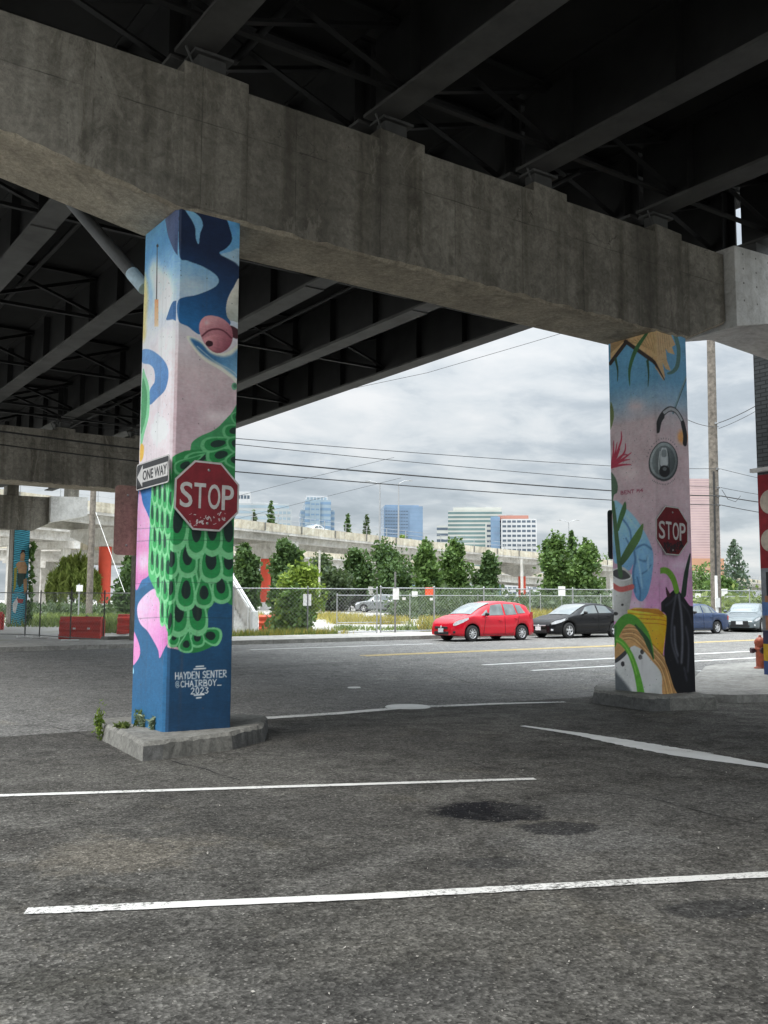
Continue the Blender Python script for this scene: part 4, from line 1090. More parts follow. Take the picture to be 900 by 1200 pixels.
def sign_back(name, cx, cy, cz, w, h, label, mat, r=.05, cat='sign', br=True):
    e = empty(name, (cx, cy, cz), label, cat)
    m = MB(); m.prism(rrect(w, h, r), 0, .005, 'xz'); m.build('plate', mat, e)
    for z_ in (-h * .36, h * .36):
        m = MB(); m.lathe([(0, -.008), (.012, -.007), (.014, -.0005)], (0, 0, z_), 8, axis='y'); m.build('bolt', M['galv_d'], e)
    return e
rust = concrete('rusty_brown_sheet', (.21, .125, .105), .2, .5, .1, 3, .6)
sign_back('sign_back', -.10, 1.0, 2.47, .30, .80, 'brown weathered back of a traffic sign sticking out left of the first column', rust)
sign_back('sign_back', .90, 1.0, 1.95, .40, .54, 'grey scratched sign back low on the right edge of the first column', concrete('scuffed_grey', (.20, .20, .20), .5, .6, .1, 5, .6), .03)
sign_back('sign_back', 8.0, 1.0, 2.69, .22, .80, 'dark green sign back with rounded corners at the left edge of the second column', simple('dark_sheet', (.035, .05, .05), .5), .06)

# ------------------------------------------------------------------ foliage
FOL = {
 'dark': foliage('foliage_dark_green', (.018, .044, .016), (.10, .17, .058)),
 'mid': foliage('foliage_mid_green', (.03, .07, .02), (.155, .25, .07)),
 'grey': foliage('foliage_grey_green', (.035, .058, .032), (.11, .15, .075)),
 'bright': foliage('foliage_bright_green', (.06, .12, .02), (.32, .42, .07)),
 'blue': foliage('foliage_blue_green', (.04, .065, .05), (.13, .18, .13)),
 'willow': foliage('foliage_willow', (.14, .20, .04), (.34, .40, .11)),
 'yellow': foliage('dry_yellow_grass', (.22, .20, .05), (.52, .42, .10)),
 'weed': foliage('weed_green', (.07, .11, .03), (.22, .27, .08)),
 'pale': foliage('succulent_green', (.16, .22, .15), (.36, .42, .28)),
}
BARK = simple('bark', (.10, .08, .06), .95, 0, .4, 6, .4)
def leaves(c, size, flat=0.0, elong=1.5, droop=0.0, up=None):
    n = len(c); nr = rng.normal(size=(n, 3)); nr[:, 2] += flat
    nr /= np.linalg.norm(nr, axis=1)[:, None]
    t = rng.normal(size=(n, 3)); t[:, 2] -= droop
    a = t - (t * nr).sum(1)[:, None] * nr; a /= np.linalg.norm(a, axis=1)[:, None] + 1e-9
    b = np.cross(nr, a); s = size * (.55 + .9 * rng.random(n))[:, None]
    a = a * s * elong * .5; b = b * s * .5
    return np.stack([c - a, c + b * .9 - a * .1, c + a, c - b * .9 - a * .1], 1)
def blob_pts(c, r, n, shell=.55):
    d = rng.normal(size=(n, 3)); d /= np.linalg.norm(d, axis=1)[:, None]
    rad = (shell + (1 - shell) * rng.random(n) ** .7)[:, None] * (1 + .18 * rng.normal(size=(n, 1)))
    return np.array(c) + d * rad * np.array(r)
def tree(name, label, loc, h, w, kind, fol, group=None, n=2400, leaf=.26, base=.16, cat='tree', trunk=True):
    e = empty(name, loc, label, cat, group)
    pts = []
    limbs = []
    if kind == 'conifer':
        nl = 26
        for i in range(nl):
            f = i / (nl - 1); z = h * (base + (1 - base) * f); R = w / 2 * (1 - f) ** .8 * rng.uniform(.75, 1.12) + .06 * w
            k = max(4, int(9 * (1 - f) + 3)); ph = rng.uniform(0, 6.28)
            for j in range(k):
                a = ph + 6.283 * j / k + rng.uniform(-.25, .25); L_ = R * rng.uniform(.7, 1.1)
                m_ = max(6, int(n / nl / k * (.5 + 1.2 * (1 - f)))); t = rng.random(m_) ** .7
                q = np.c_[np.cos(a) * t * L_, np.sin(a) * t * L_, z - t * L_ * .22 + .45 * h / nl * rng.normal(size=m_)]
                q[:, :2] += rng.normal(size=(m_, 2)) * .1 * L_
                pts.append(q)
            limbs.append((z, R * .5, ph))
    elif kind == 'willow':
        for k in range(70):
            a = rng.uniform(0, 6.283); r = w / 2 * math.sqrt(rng.random()); z0 = h * (.98 - .35 * (2 * r / w) ** 2) * rng.uniform(.88, 1.02); L_ = z0 * rng.uniform(.35, .85)
            m_ = n // 70; t = rng.random(m_)
            pts.append(np.c_[r * math.cos(a) * (1 + .12 * t) + .09 * w * rng.normal(size=m_) * .25, r * math.sin(a) * (1 + .12 * t) + .02 * w * rng.normal(size=m_), z0 - t * L_])
    else:
        nb = {'round': 15, 'column': 16, 'loose': 18, 'bush': 14}[kind]
        for k in range(nb):
            f = (k + .5) / nb; z = h * (base + (1 - base) * (.06 + .86 * f)); a = rng.uniform(0, 6.283)
            env = {'round': math.sin(math.pi * min(1, .22 + .70 * f)) ** .7, 'column': math.sin(math.pi * (.16 + .72 * f)) ** .8 * (1.05 - .45 * f), 'loose': math.sin(math.pi * (.2 + .7 * f)) ** .8 * (1.15 - .5 * f), 'bush': (1.05 - .62 * f)}[kind]
            r = w / 2 * env * rng.uniform(.35, .68); br = w * rng.uniform(.17, .27) * (.65 + .4 * env)
            cpt = (r * math.cos(a), r * math.sin(a), z)
            pts.append(blob_pts(cpt, (br, br, br * rng.uniform(.8, 1.35)), n // nb))
            limbs.append(cpt)
        pts.append(blob_pts((0, 0, h * (base + (1 - base) * .45)), (w * .26, w * .26, h * (1 - base) * .40), n // 4, .2))
        if kind in ('loose', 'column'):
            for k in range(7):
                a = rng.uniform(0, 6.283); r = w * .22 * rng.random(); tt = rng.random(22)
                pts.append(np.c_[r * math.cos(a) + .05 * w * rng.normal(size=22) * .6, r * math.sin(a) + .05 * w * rng.normal(size=22) * .6, h * (.80 + .2 * rng.random() * 1) * (.8 + .28 * tt)])
    V = leaves(np.concatenate(pts), leaf, .15 if kind != 'willow' else 0, 1.5 if kind != 'willow' else 6.0, 0 if kind != 'willow' else 3.0)
    quads_mesh('crown', V, fol, None, e)
    if trunk:
        m = MB(); r0 = max(.05, .022 * h)
        m.tube([(0, 0, -.3), (.03 * h * .2, 0, h * .3), (0, .02 * h * .3, h * .62), (0, 0, h * .9)], [r0, r0 * .8, r0 * .5, r0 * .12], 8)
        for q in limbs[::2]:
            if kind == 'conifer': m.tube([(0, 0, q[0]), (q[1] * math.cos(q[2]), q[1] * math.sin(q[2]), q[0] - .1)], [r0 * .25, r0 * .1], 5)
            else: m.tube([(0, 0, max(.2 * h, q[2] - .22 * h)), (q[0] * .6, q[1] * .6, q[2] - .06 * h), q], [r0 * .45, r0 * .28, r0 * .1], 5)
        m.build('trunk', BARK, e)
    return e
def tree_px(name, label, px, ytop, d, wpx, kind, fol, group=None, **kw):
    p = P(px, 700, d); b = gz(p[0], p[1]); top = P(px, ytop, d)
    return tree(name, label, (p[0], p[1], b), top[2] - b, wpx * d / FPX * 1.42, kind, FOL[fol], group, **kw)
GT = 'trees along the raised viaduct'
for a in [
    ('leafy_tree', 'dark tree half hidden behind the right edge of the green scaled column', 287, 637, 82, 26, 'round', 'dark'),
    ('leafy_tree', 'dense dark oval tree just right of the red viaduct pier', 335, 634, 78, 40, 'round', 'dark'),
    ('leafy_tree', 'low grey green tree behind the pale thin pole', 384, 655, 98, 44, 'round', 'grey'),
    ('leafy_tree', 'dark tree between the grey green tree and the widest dark tree', 418, 643, 102, 36, 'round', 'dark'),
    ('leafy_tree', 'widest dark tree with a flat top above the silver parked car', 455, 638, 98, 54, 'round', 'dark'),
    ('columnar_tree', 'narrow upright green tree with a pointed top, behind the red car', 499, 634, 94, 32, 'column', 'mid'),
    ('columnar_tree', 'broader upright tree below the pale banded office block', 532, 634, 98, 36, 'column', 'mid'),
    ('leafy_tree', 'small dark tree under the brown roofed office block', 573, 648, 100, 30, 'column', 'dark'),
    ('columnar_tree', 'tall ragged tree with a split top, left of the lamp on the viaduct', 650, 625, 100, 38, 'loose', 'mid'),
    ('pointed_tree', 'dark pointed tree standing directly under the tall viaduct lamp', 671, 626, 108, 26, 'conifer', 'dark'),
    ('columnar_tree', 'loose bushy tree nearest the left edge of the bucket column', 686, 634, 98, 36, 'loose', 'mid'),
    ('spreading_conifer', 'blue green spreading conifer beside the brick building', 862, 636, 150, 46, 'conifer', 'blue'),
    ('leafy_tree', 'green tree between the pink tower and the viaduct at the far right', 822, 664, 190, 40, 'round', 'mid'),
    ('leafy_tree', 'small dark green tree growing behind the utility pole', 846, 675, 90, 26, 'round', 'mid'),
    ('willow_tree', 'pale green weeping willow beyond the fence at the far left', 86, 646, 88, 38, 'willow', 'willow'),
    ('leafy_tree', 'dark bushy tree under the brown sign back', 164, 650, 70, 40, 'round', 'dark'),
    ('young_conifer', 'small conifer poking above the parapet left of the taller one', 296, 601, 158, 21, 'conifer', 'grey'),
    ('young_conifer', 'taller thin conifer above the parapet in front of the grey office', 316, 591, 158, 24, 'conifer', 'dark'),
    ('young_conifer', 'left one of two conifers standing between the glass towers', 407, 605, 165, 22, 'conifer', 'dark'),
    ('young_conifer', 'right one of two conifers standing between the glass towers', 429, 605, 165, 22, 'conifer', 'grey'),
    ('leafy_tree', 'bright green treetop at the foot of the blue glass tower', 474, 622, 190, 18, 'round', 'bright'),
    ('leafy_tree', 'distant green treetops behind the viaduct beside the bucket column', 712, 654, 210, 40, 'round', 'mid'),
]:
    tree_px(*a[:8], GT, n=9000 if a[6] == 'willow' else 4200 if a[4] < 120 else 1800, leaf=.13 if a[6] == 'willow' else .27 if a[4] < 120 else .36, base=.04)
b = P(352, 741, 45)
tree('street_bush', 'bright leafy bush growing through the fence, taller than the fence', (b[0], b[1], gz(b[0], b[1])), 3.05, 2.9, 'bush', FOL['bright'], None, 4200, .15, .02, 'bush')
b = P(342, 742, 44.4)
tree('street_bush', 'lower dark green half of the bush pressed against the fence', (b[0], b[1], gz(b[0], b[1])), 1.8, 2.7, 'bush', FOL['mid'], None, 2400, .14, .0, 'bush')
def grass(name, pts, hgt, wid, fol, lean=.35):
    n = len(pts); a = rng.uniform(0, 6.283, n); hh = hgt * (.4 + .8 * rng.random(n)); w = wid * (.6 + .8 * rng.random(n))
    dx = np.c_[np.cos(a), np.sin(a), np.zeros(n)]; ln = np.c_[rng.normal(size=(n, 2)) * lean * hh[:, None], hh]
    p = np.asarray(pts)
    V = np.stack([p - dx * w[:, None] / 2, p + dx * w[:, None] / 2, p + ln * .6 + dx * w[:, None] * .35, p + ln], 1)
    return tag(quads_mesh(name, V, FOL[fol]), kind='stuff')
def patch(x0, x1, y0, y1, n, cl=.6, k=14):
    c = np.c_[rng.uniform(x0, x1, k), rng.uniform(y0, y1, k)]; i = rng.integers(0, k, n)
    q = c[i] + rng.normal(size=(n, 2)) * np.array([(x1 - x0) * .09, (y1 - y0) * .16]) * cl * 1.4
    q[:, 0] = np.clip(q[:, 0], x0, x1); q[:, 1] = np.clip(q[:, 1], y0, y1)
    return np.c_[q, [gz(*p) for p in q]]
grass('grass', patch(13, 18.5, 24.9, 26.6, 1500, 1), .34, .035, 'yellow')
grass('grass', patch(12.5, 17.5, 24.7, 27.5, 1500, 1), .34, .035, 'weed')
grass('grass', patch(24, 46, 25.2, 27.5, 3000, 1, 24), .75, .05, 'yellow')
grass('grass', patch(24, 52, 24.8, 28.5, 2500, 1, 24), .6, .05, 'weed')
for (px0, px1, d0, d1, n, f, h) in [(395, 520, 57, 64, 2300, 'yellow', .45), (390, 520, 47, 51, 700, 'weed', .2), (600, 720, 50, 62, 3500, 'yellow', .9), (0, 160, 50, 66, 3500, 'weed', .5), (85, 160, 43, 50, 1800, 'weed', .5), (300, 420, 66, 80, 1600, 'yellow', .4)]:
    q = np.array([P(rng.normal(a_, (px1 - px0) * .05), 700, rng.uniform(d0, d1)) for a_ in rng.choice(rng.uniform(px0, px1, 14), n)])
    q[:, 2] = [gz(a_, b_) for a_, b_ in q[:, :2]]
    grass('grass', q, h, .07, f)
q = []
for k in range(60):
    p = P(rng.uniform(470, 725), 700, rng.uniform(70, 92)); r = rng.uniform(.8, 1.7)
    q.append(blob_pts((p[0], p[1], gz(p[0], p[1]) + r * .5), (r * 1.3, r * 1.3, r), 130, .5))
for k in range(26):
    p = P(rng.uniform(-10, 170), 700, rng.uniform(70, 80)); r = rng.uniform(.5, .9)
    q.append(blob_pts((p[0], p[1], gz(p[0], p[1]) + r * .4), (r * 1.6, r * 1.6, r), 90, .5))
tag(quads_mesh('ground_cover', leaves(np.concatenate(q), .30), FOL['grey']), kind='stuff')
q = []
for k in range(40):
    p = P(rng.uniform(800, 905), 700, rng.uniform(62, 82)); r = rng.uniform(.8, 1.6)
    q.append(blob_pts((p[0], p[1], gz(p[0], p[1]) + r * .5), (r * 1.3, r * 1.3, r), 110, .5))
tag(quads_mesh('ground_cover', leaves(np.concatenate(q), .28), FOL['weed']), kind='stuff')
# climbing plant on the far blue pier
q = np.concatenate([np.c_[np.full(260, 10.12) + .06 * rng.normal(size=260), 43.85 + .15 * rng.normal(size=260), rng.uniform(.6, 5.0, 260)]])
ee = empty('climbing_plant', (10.1, 43.9, .5), 'thin climbing plant growing up the right edge of the blue painted pier', 'climbing plant')
part_ = quads_mesh('foliage', leaves(q, .2), FOL['mid'], None, ee); part_.location = -ee.location
# small plants at the column bases
def weed(name, label, p, h, nst, fol, lw=.018, spread=.3, cat='weed'):
    e = empty(name, p, label, cat)
    V = []; m = MB()
    for k in range(nst):
        a = rng.uniform(0, 6.283); l = rng.uniform(.2, 1) * spread * h; hh = h * rng.uniform(.55, 1.05)
        tip = np.array([l * math.cos(a), l * math.sin(a), hh])
        m.tube([(0, 0, 0), tuple(tip * np.array([.35, .35, .55])), tuple(tip)], [.004, .003, .001], 5)
        c = np.array([tip * np.array([t * t, t * t, t]) for t in rng.uniform(.15, 1.0, 20)]) + rng.normal(size=(20, 3)) * .022 * h / .4
        V.append(leaves(c, lw, .3, 3.0))
    quads_mesh('leaf', np.concatenate(V), FOL[fol], None, e); m.build('stem', FOL['weed'], e)
    return e
b = onground(116, 868); weed('roadside_weed', 'tall leafy weed at the left end of the first column base', (b[0], b[1], 0), .42, 9, 'bright', .022, .14)
b = onplane(182, 855, 2, .18); weed('rosette_plant', 'pale rosette plant right against the corner of the blue column foot', (b[0], b[1], .18), .12, 9, 'pale', .035, .7, 'plant')
b = onplane(168, 852, 2, .18); weed('rosette_plant', 'pale rosette plant left of the one at the blue column foot corner', (b[0], b[1], .18), .12, 8, 'pale', .035, .7, 'plant')
b = onplane(160, 851, 2, .18); weed('roadside_weed', 'thin upright weed at the back left edge of the blue column foot', (b[0], b[1], .18), .22, 4, 'weed', .025, .3)
b = onplane(145, 853, 2, .18); weed('moss_clump', 'low yellow green moss clump on top of the first column base', (b[0], b[1], .17), .05, 14, 'weed', .03, 2.4, 'moss')
weed('roadside_weed', 'green weed sticking out right of the bucket column foot', (8.95, .75, .15), .5, 9, 'weed', .035, .45)
# grit on the asphalt
n = 900; qx = []
for k in range(n):
    d = 3.2 + 11 * rng.random() ** 1.6; p = P(rng.uniform(-40, 940), 700, d); s = .004 + .010 * rng.random() ** 3
    q = leaves(np.array([[p[0], p[1], .004 + s * .2]]), s, 2.0, 1.3)[0]; qx.append(q)
tag(quads_mesh('gravel', np.array(qx), simple('grit', (.34, .32, .29), .9, 0, .5, 40)), kind='stuff')
# ------------------------------------------------------------------ cars
def carpaint(name, c, coat=1.0, metal=0.0):
    t = NT(name); t.b.inputs['Coat Weight'].default_value = coat; t.b.inputs['Coat Roughness'].default_value = .04
    d = t.ramp(t.noise(1.6, 4.0), [(.3, tuple(np.array(L4(c)[:3]) * .85)), (.7, tuple(np.array(L4(c)[:3]) * 1.1))])
    return t.out(d, .5, metal, .04)
GLASS = NT('car_glass'); GLASS.out((.10, .125, .13), .05, 0, .9); GLASS0 = GLASS.m
GLASS0.node_tree.nodes['Principled BSDF'].inputs['Coat Weight'].default_value = 1.0
LAMP = simple('headlamp_lens', (.62, .64, .66), .12, .0, .2, 12); TAIL = simple('tail_lamp', (.42, .012, .01), .2, 0, .3, 9)
RIM = simple('alloy', (.62, .62, .63), .3, .6, .1, 8); PLATE = simple('licence_plate_white', (.62, .64, .66), .5, 0, .2, 30)
def hermite(xs, ks):
    kx = [k[0] for k in ks]; ky = [k[1] for k in ks]
    kx = np.array(kx); ky = np.array(ky); m = np.gradient(ky, kx); xs = np.asarray(xs, float)
    i = np.clip(np.searchsorted(kx, xs) - 1, 0, len(kx) - 2); h = kx[i + 1] - kx[i]; t = np.clip((xs - kx[i]) / h, 0, 1)
    d = np.diff(ky) / np.diff(kx)
    for j in range(len(d)):      # keep it monotone
        if d[j] == 0: m[j] = m[j + 1] = 0
        else:
            a, b = m[j] / d[j], m[j + 1] / d[j]
            if a < 0: m[j] = 0
            if b < 0: m[j + 1] = 0
            if a > 3: m[j] = 3 * d[j]
            if b > 3: m[j + 1] = 3 * d[j]
    return (1 + 2 * t) * (1 - t) ** 2 * ky[i] + t * (1 - t) ** 2 * h * m[i] + t * t * (3 - 2 * t) * ky[i + 1] + t * t * (t - 1) * h * m[i + 1]
def make_car(name, label, cat, S, paint_m, group, gl=None):
    L_, Wd = S['L'], S['W']; e = empty(name, (0, 0, 0), label, cat, group); GLASS = gl or GLASS0
    hw = Wd / 2; xf, xr, rw = S['xf'], S['xr'], S['rw']
    belt = lambda x: hermite(x, S['belt']); roof = lambda x: np.where(np.asarray(x, float) < S['roof'][0][0], hermite(x, S['belt']), np.maximum(hermite(x, S['roof']), hermite(x, S['belt'])))
    def half(x):
        x = np.asarray(x, float); w = np.full(x.shape, hw)
        f = np.clip((S['nose'] - x) / S['nose'], 0, 1); r = np.clip((x - (L_ - .5)) / .5, 0, 1)
        return w * (1 - .30 * f ** 2.4) * (1 - .16 * r ** 2.2)
    def zbot(x):
        z = S['clear'] + .05 * max(0, 1 - x / .35) + .06 * max(0, (x - L_ + .4) / .4)
        for xc in (xf, xr):
            ra = rw + .065
            if abs(x - xc) < ra: z = max(z, rw + math.sqrt(ra * ra - (x - xc) ** 2) * .99)
        return z
    def wr(x):  # half width at the roof edge
        return half(x) * S.get('tumble', .76)
    xs = sorted(set(np.round(np.concatenate([np.linspace(0, L_, 84)] + [np.linspace(xc - rw - .068, xc + rw + .068, 19) for xc in (xf, xr)]), 4)))
    g = []; mats = []
    for x in xs:
        w, zb, zr, z0 = float(half(x)), float(belt(x)), float(roof(x)), zbot(x)
        cab = max(0.0, min(1.0, (zr - zb) / .18)); wt = w * (1 - cab) * .80 + float(wr(x)) * cab
        zmid = z0 + (zb - z0) * .55
        row = [(0, z0), (w * .80, z0), (w * .975, z0 + .012), (w * .995, z0 + (zmid - z0) * .35), (w, zmid), (w * .992, zmid + (zb - zmid) * .5), (w * .978, zb - .03), (w * .955 if cab else w * .93, zb - .002)]
        zt = zb + (zr - zb) * .90
        row += [(w * .95 + (wt - w * .95) * .5 if cab else w * .88, zb + (zt - zb) * .5 if cab else zb + .014), (wt, zt if cab else zb + .022), (wt * .86, zr - .004 if cab else zb + .030), (wt * .45, zr + .018), (0, zr + .024)]
        g.append([(x, y, z) for y, z in row] + [(x, -y, z) for y, z in row[-2:0:-1]])
    n = len(g[0]); m = MB(); m.grid(g, 0, True, close=True)
    m.add(g[0], [tuple(range(n))], 0); m.add(g[-1], [tuple(range(n))[::-1]], 0)
    under = {0, 1, n - 1, n - 2}
    m.m = [1 if (i < (len(g) - 1) * n and (i % n) in under) else q for i, q in enumerate(m.m)]
    m.build('body', [paint_m, M['dark']], e)
    # points on the cabin side (t from belt 0 to roof edge 1) and on the top surface
    def side(x, t, s, off=.008):
        w, zb, zr = float(half(x)), float(belt(x)), float(roof(x)); wt = float(wr(x)); zt = zb + (zr - zb) * .90
        return (x, s * (w * .955 + (wt - w * .955) * t + off), zb + (zt - zb) * t + off * .4)
    def flank(x, f, s, off=.006):
        w, zb, z0 = float(half(x)), float(belt(x)), zbot(x)
        return (x, s * (w * (1.0 if f < .8 else 1.0 - .09 * (f - .8)) + off), z0 + (zb - z0) * f)
    for s in (-1, 1):
        for (b0, b1, t0, t1, lo, hi) in S['win']:
            gg = [[side(b0 + (b1 - b0) * u + ((t0 - b0) * (1 - u) + (t1 - b1) * u) * v, lo + (hi - lo) * v, s) for u in np.linspace(0, 1, 9)] for v in np.linspace(0, 1, 5)]
            m = MB(); m.grid(gg, 0, True); m.build('window', GLASS, e)
        m = MB()
        for (xa, xb) in S['seam']:
            pts = [flank(xa + (xb - xa) * f, f, s, .003) for f in np.linspace(.10, 1.0, 8)]
            m.tube(pts, .006, 4)
        pts = [flank(x, .10, s, .003) for x in np.linspace(S['seam'][0][0], S['seam'][-1][0], 8)]; m.tube(pts, .006, 4)
        m.build('door_seam', M['black'], e)
        for x in S['hand']:
            p = flank(x, .80, s, .02); m = MB(); m.box(p, (.17, .03, .028)); m.build('handle', paint_m, e, bevel=.008)
        m = MB(); x = S['mir']; p = side(x, .12, s, .10); m.lathe([(0, -.10), (.055, -.085), (.075, 0), (.06, .07), (0, .085)], (p[0], p[1], p[2]), 10, axis='y', sc=(.8, 1, .95)); m.bar((p[0], p[1], p[2] - .02), (x + .02, s * float(half(x)) * .93, p[2] - .03), .05, .03); m.build('mirror', M['black'] if S.get('bm', True) else paint_m, e)
        # headlamp wraps the front corner, tail lamp the rear one
        h0, h1, za, zb2 = S['lamp']
        gg = []
        for v in np.linspace(0, 1, 4):
            gg.append([])
            for u in np.linspace(0, 1, 12):
                x = h0 + (h1 - h0) * u; zt_ = float(belt(x)) - zb2; zz0 = zt_ - za * (1 - .62 * u ** 1.6) * min(1, .35 + 3 * u)
                gg[-1].append((x - .010 * (1 - u), s * (float(half(x)) * (.99 - .012 * v) + .010), zz0 + (zt_ - zz0) * v))
        m = MB(); m.grid(gg, 0, True); m.build('headlight', LAMP, e)
        r0, r1, ta, tb = S['tail']
        gg = [[(x + .004, s * (float(half(x)) * 0.985 + .012), ta + (tb - ta) * v) for x in np.linspace(r0, r1, 6)] for v in (0, .5, 1)]
        m = MB(); m.grid(gg, 0, True); m.build('taillight', TAIL, e)
        for xc in (xf, xr):
            wl_ = MB(); t_ = .205; yc = s * (hw - .115)
            wl_.lathe([(rw * .62, -t_ / 2), (rw * .92, -t_ / 2), (rw, -t_ / 2 + .03), (rw, t_ / 2 - .03), (rw * .92, t_ / 2), (rw * .62, t_ / 2), (rw * .62, -t_ / 2)], (xc, yc, rw), 28, axis='y')
            we = wl_.build('wheel', M['rubber'], e)
            rm = MB(); yo = yc + s * t_ * .40
            rm.lathe([(rw * .66, yo - yc - s * .03), (rw * .66, yo - yc + s * .012), (rw * .57, yo - yc + s * .014), (rw * .56, yo - yc - s * .03)], (xc, yc, rw), 28, axis='y')
            rm.lathe([(0, yo - yc + s * .008), (rw * .16, yo - yc + s * .008), (rw * .18, yo - yc - s * .02)], (xc, yc, rw), 14, axis='y')
            k_ = S['spokes']
            for q in range(k_):
                a = 2 * math.pi * q / k_ + .3; ca, sa = math.cos(a), math.sin(a)
                rm.bar((xc + ca * rw * .12, yo - s * .004, rw + sa * rw * .12), (xc + ca * rw * .60, yo - s * .002, rw + sa * rw * .60), rw * S.get('sw', .13), .02, up=(0, 1, 0))
            ro = rm.build('rim', RIM, we)
            bk = MB(); bk.lathe([(0, yo - yc - s * .06), (rw * .64, yo - yc - s * .06)], (xc, yc, rw), 20, axis='y'); bk.build('brake_disc', M['black'], we)
    # windscreen and rear glass lie on the sloping ends of the cabin
    for nm, (xa, xb, ka, kb) in (('windscreen', S['ws']), ('rear_window', S['rg'])):
        gg = []
        for x in np.linspace(xa, xb, 9):
            f = (x - xa) / (xb - xa); k_ = ka + (kb - ka) * f; w_ = float(wr(x)) * k_
            gg.append([(x + (-.008 if nm == 'windscreen' else .008), y * w_, float(roof(x)) + .032 - .024 * abs(y) ** 2.4) for y in np.linspace(-1, 1, 9)])
        m = MB(); m.grid(gg, 0, True); m.build(nm, GLASS, e)
    nz = float(half(0.0))
    m = MB(); m.box((-.012, 0, S['grille'][0]), (.03, nz * 1.25, S['grille'][1])); m.build('grille', M['black'], e, bevel=.012)
    m = MB(); m.box((-.006, 0, S['clear'] + .13), (.03, nz * 1.45, .12)); m.build('lower_grille', M['black'], e, bevel=.02)
    if S.get('chrome'):
        m = MB(); m.box((-.03, 0, S['grille'][0] + S['grille'][1] * .3), (.012, nz * 1.4, .035)); m.build('grille_bar', RIM, e, bevel=.006)
    m = MB(); m.lathe([(0, -.035), (.05, -.03), (.055, -.02)], (0, 0, S['grille'][0] + .02), 12, axis='x'); m.build('badge', RIM, e)
    m = MB(); m.box((-.034, 0, S['plate']), (.012, .31, .155)); m.build('licence_plate', PLATE, e)
    m = MB(); m.box((L_ + .008, 0, S['plate'] + .25), (.012, .31, .155)); m.build('licence_plate', PLATE, e)
    for s in (-1, 1):
        m = MB(); m.box((.10, s * nz * 1.02, S['clear'] + .17), (.10, .14, .08)); m.build('fog_light', M['black'] if not S.get('fog') else LAMP, e, bevel=.02)
    return e
HATCH = dict(L=4.10, W=1.70, xf=.86, xr=3.38, rw=.305, nose=1.0, clear=.19, spokes=9, sw=.12, tumble=.76,
    belt=[(0, .52), (.05, .66), (.14, .76), (.45, .88), (.95, .98), (1.5, .95), (3.0, .98), (3.7, 1.04), (3.98, 1.02), (4.1, .80)],
    roof=[(.72, .945), (.84, .985), (1.35, 1.27), (1.95, 1.47), (2.45, 1.525), (3.1, 1.50), (3.55, 1.44), (3.80, 1.34), (3.98, 1.08), (4.1, .80)],
    win=[(1.28, 1.62, 1.58, 1.66, .10, .62), (1.68, 2.44, 1.86, 2.42, .08, .92), (2.54, 3.12, 2.50, 3.04, .08, .92), (3.19, 3.58, 3.12, 3.40, .12, .88)],
    seam=[(1.36, 1.50), (2.49, 2.47), (3.10, 3.24)], hand=[2.22, 3.04], mir=1.52, lamp=(.07, .66, .17, .035), tail=(3.80, 4.02, .86, 1.12),
    ws=(.92, 1.88, .98, .95), rg=(3.66, 3.95, .86, .9), grille=(.52, .09), plate=.42)
COUPE = dict(L=4.54, W=1.78, xf=.90, xr=3.60, rw=.32, nose=1.1, clear=.17, spokes=5, sw=.24, tumble=.74, chrome=True, fog=True,
    belt=[(0, .50), (.05, .61), (.14, .69), (.5, .80), (1.1, .93), (1.6, .97), (3.0, 1.00), (3.9, 1.05), (4.35, 1.00), (4.54, .70)],
    roof=[(.98, .905), (1.10, .935), (1.6, 1.18), (2.15, 1.39), (2.6, 1.445), (3.1, 1.41), (3.6, 1.26), (4.0, 1.08), (4.3, 1.01), (4.54, .70)],
    win=[(1.55, 2.58, 1.98, 2.56, .08, .90), (2.67, 3.45, 2.64, 3.24, .08, .88)], seam=[(1.45, 1.62), (2.63, 2.62), (3.3, 3.5)], hand=[2.36, 3.24], mir=1.78,
    lamp=(.08, .80, .14, .035), tail=(4.25, 4.48, .78, .98), ws=(1.16, 2.10, .98, .95), rg=(3.3, 4.02, .93, .95), grille=(.49, .10), plate=.40)
SEDAN = dict(L=4.50, W=1.70, xf=.88, xr=3.46, rw=.30, nose=.9, clear=.20, spokes=6, sw=.2, tumble=.76,
    belt=[(0, .52), (.05, .64), (.12, .71), (.5, .80), (1.2, .90), (1.5, .93), (3.0, .95), (3.7, .96), (4.2, .94), (4.42, .88), (4.5, .62)],
    roof=[(1.08, .885), (1.2, .91), (1.65, 1.17), (2.1, 1.36), (2.5, 1.40), (3.0, 1.37), (3.35, 1.24), (3.72, .99), (4.0, .95), (4.5, .62)],
    win=[(1.6, 2.42, 1.98, 2.40, .08, .92), (2.50, 3.08, 2.48, 2.98, .08, .92), (3.13, 3.36, 3.03, 3.14, .12, .85)], seam=[(1.42, 1.58), (2.46, 2.44), (3.05, 3.15)], hand=[2.22, 2.98], mir=1.75,
    lamp=(.06, .46, .13, .035), tail=(4.22, 4.46, .66, .86), ws=(1.26, 2.02, .98, .95), rg=(3.10, 3.66, .9, .96), grille=(.52, .09), plate=.38)
GREY = dict(COUPE, L=4.68, W=1.82, xr=3.62, belt=[(0, .48), (.05, .58), (.14, .65), (.5, .76), (1.2, .90), (1.7, .95), (3.0, .98), (4.0, 1.04), (4.5, 1.0), (4.68, .7)],
    roof=[(1.08, .88), (1.2, .91), (1.75, 1.17), (2.3, 1.37), (2.7, 1.42), (3.2, 1.38), (3.7, 1.22), (4.2, 1.06), (4.45, 1.01), (4.68, .7)], tail=(4.35, 4.62, .8, 1.0), grille=(.44, .22), plate=.46, ws=(1.28, 2.24, .98, .95), chrome=False, bm=False)
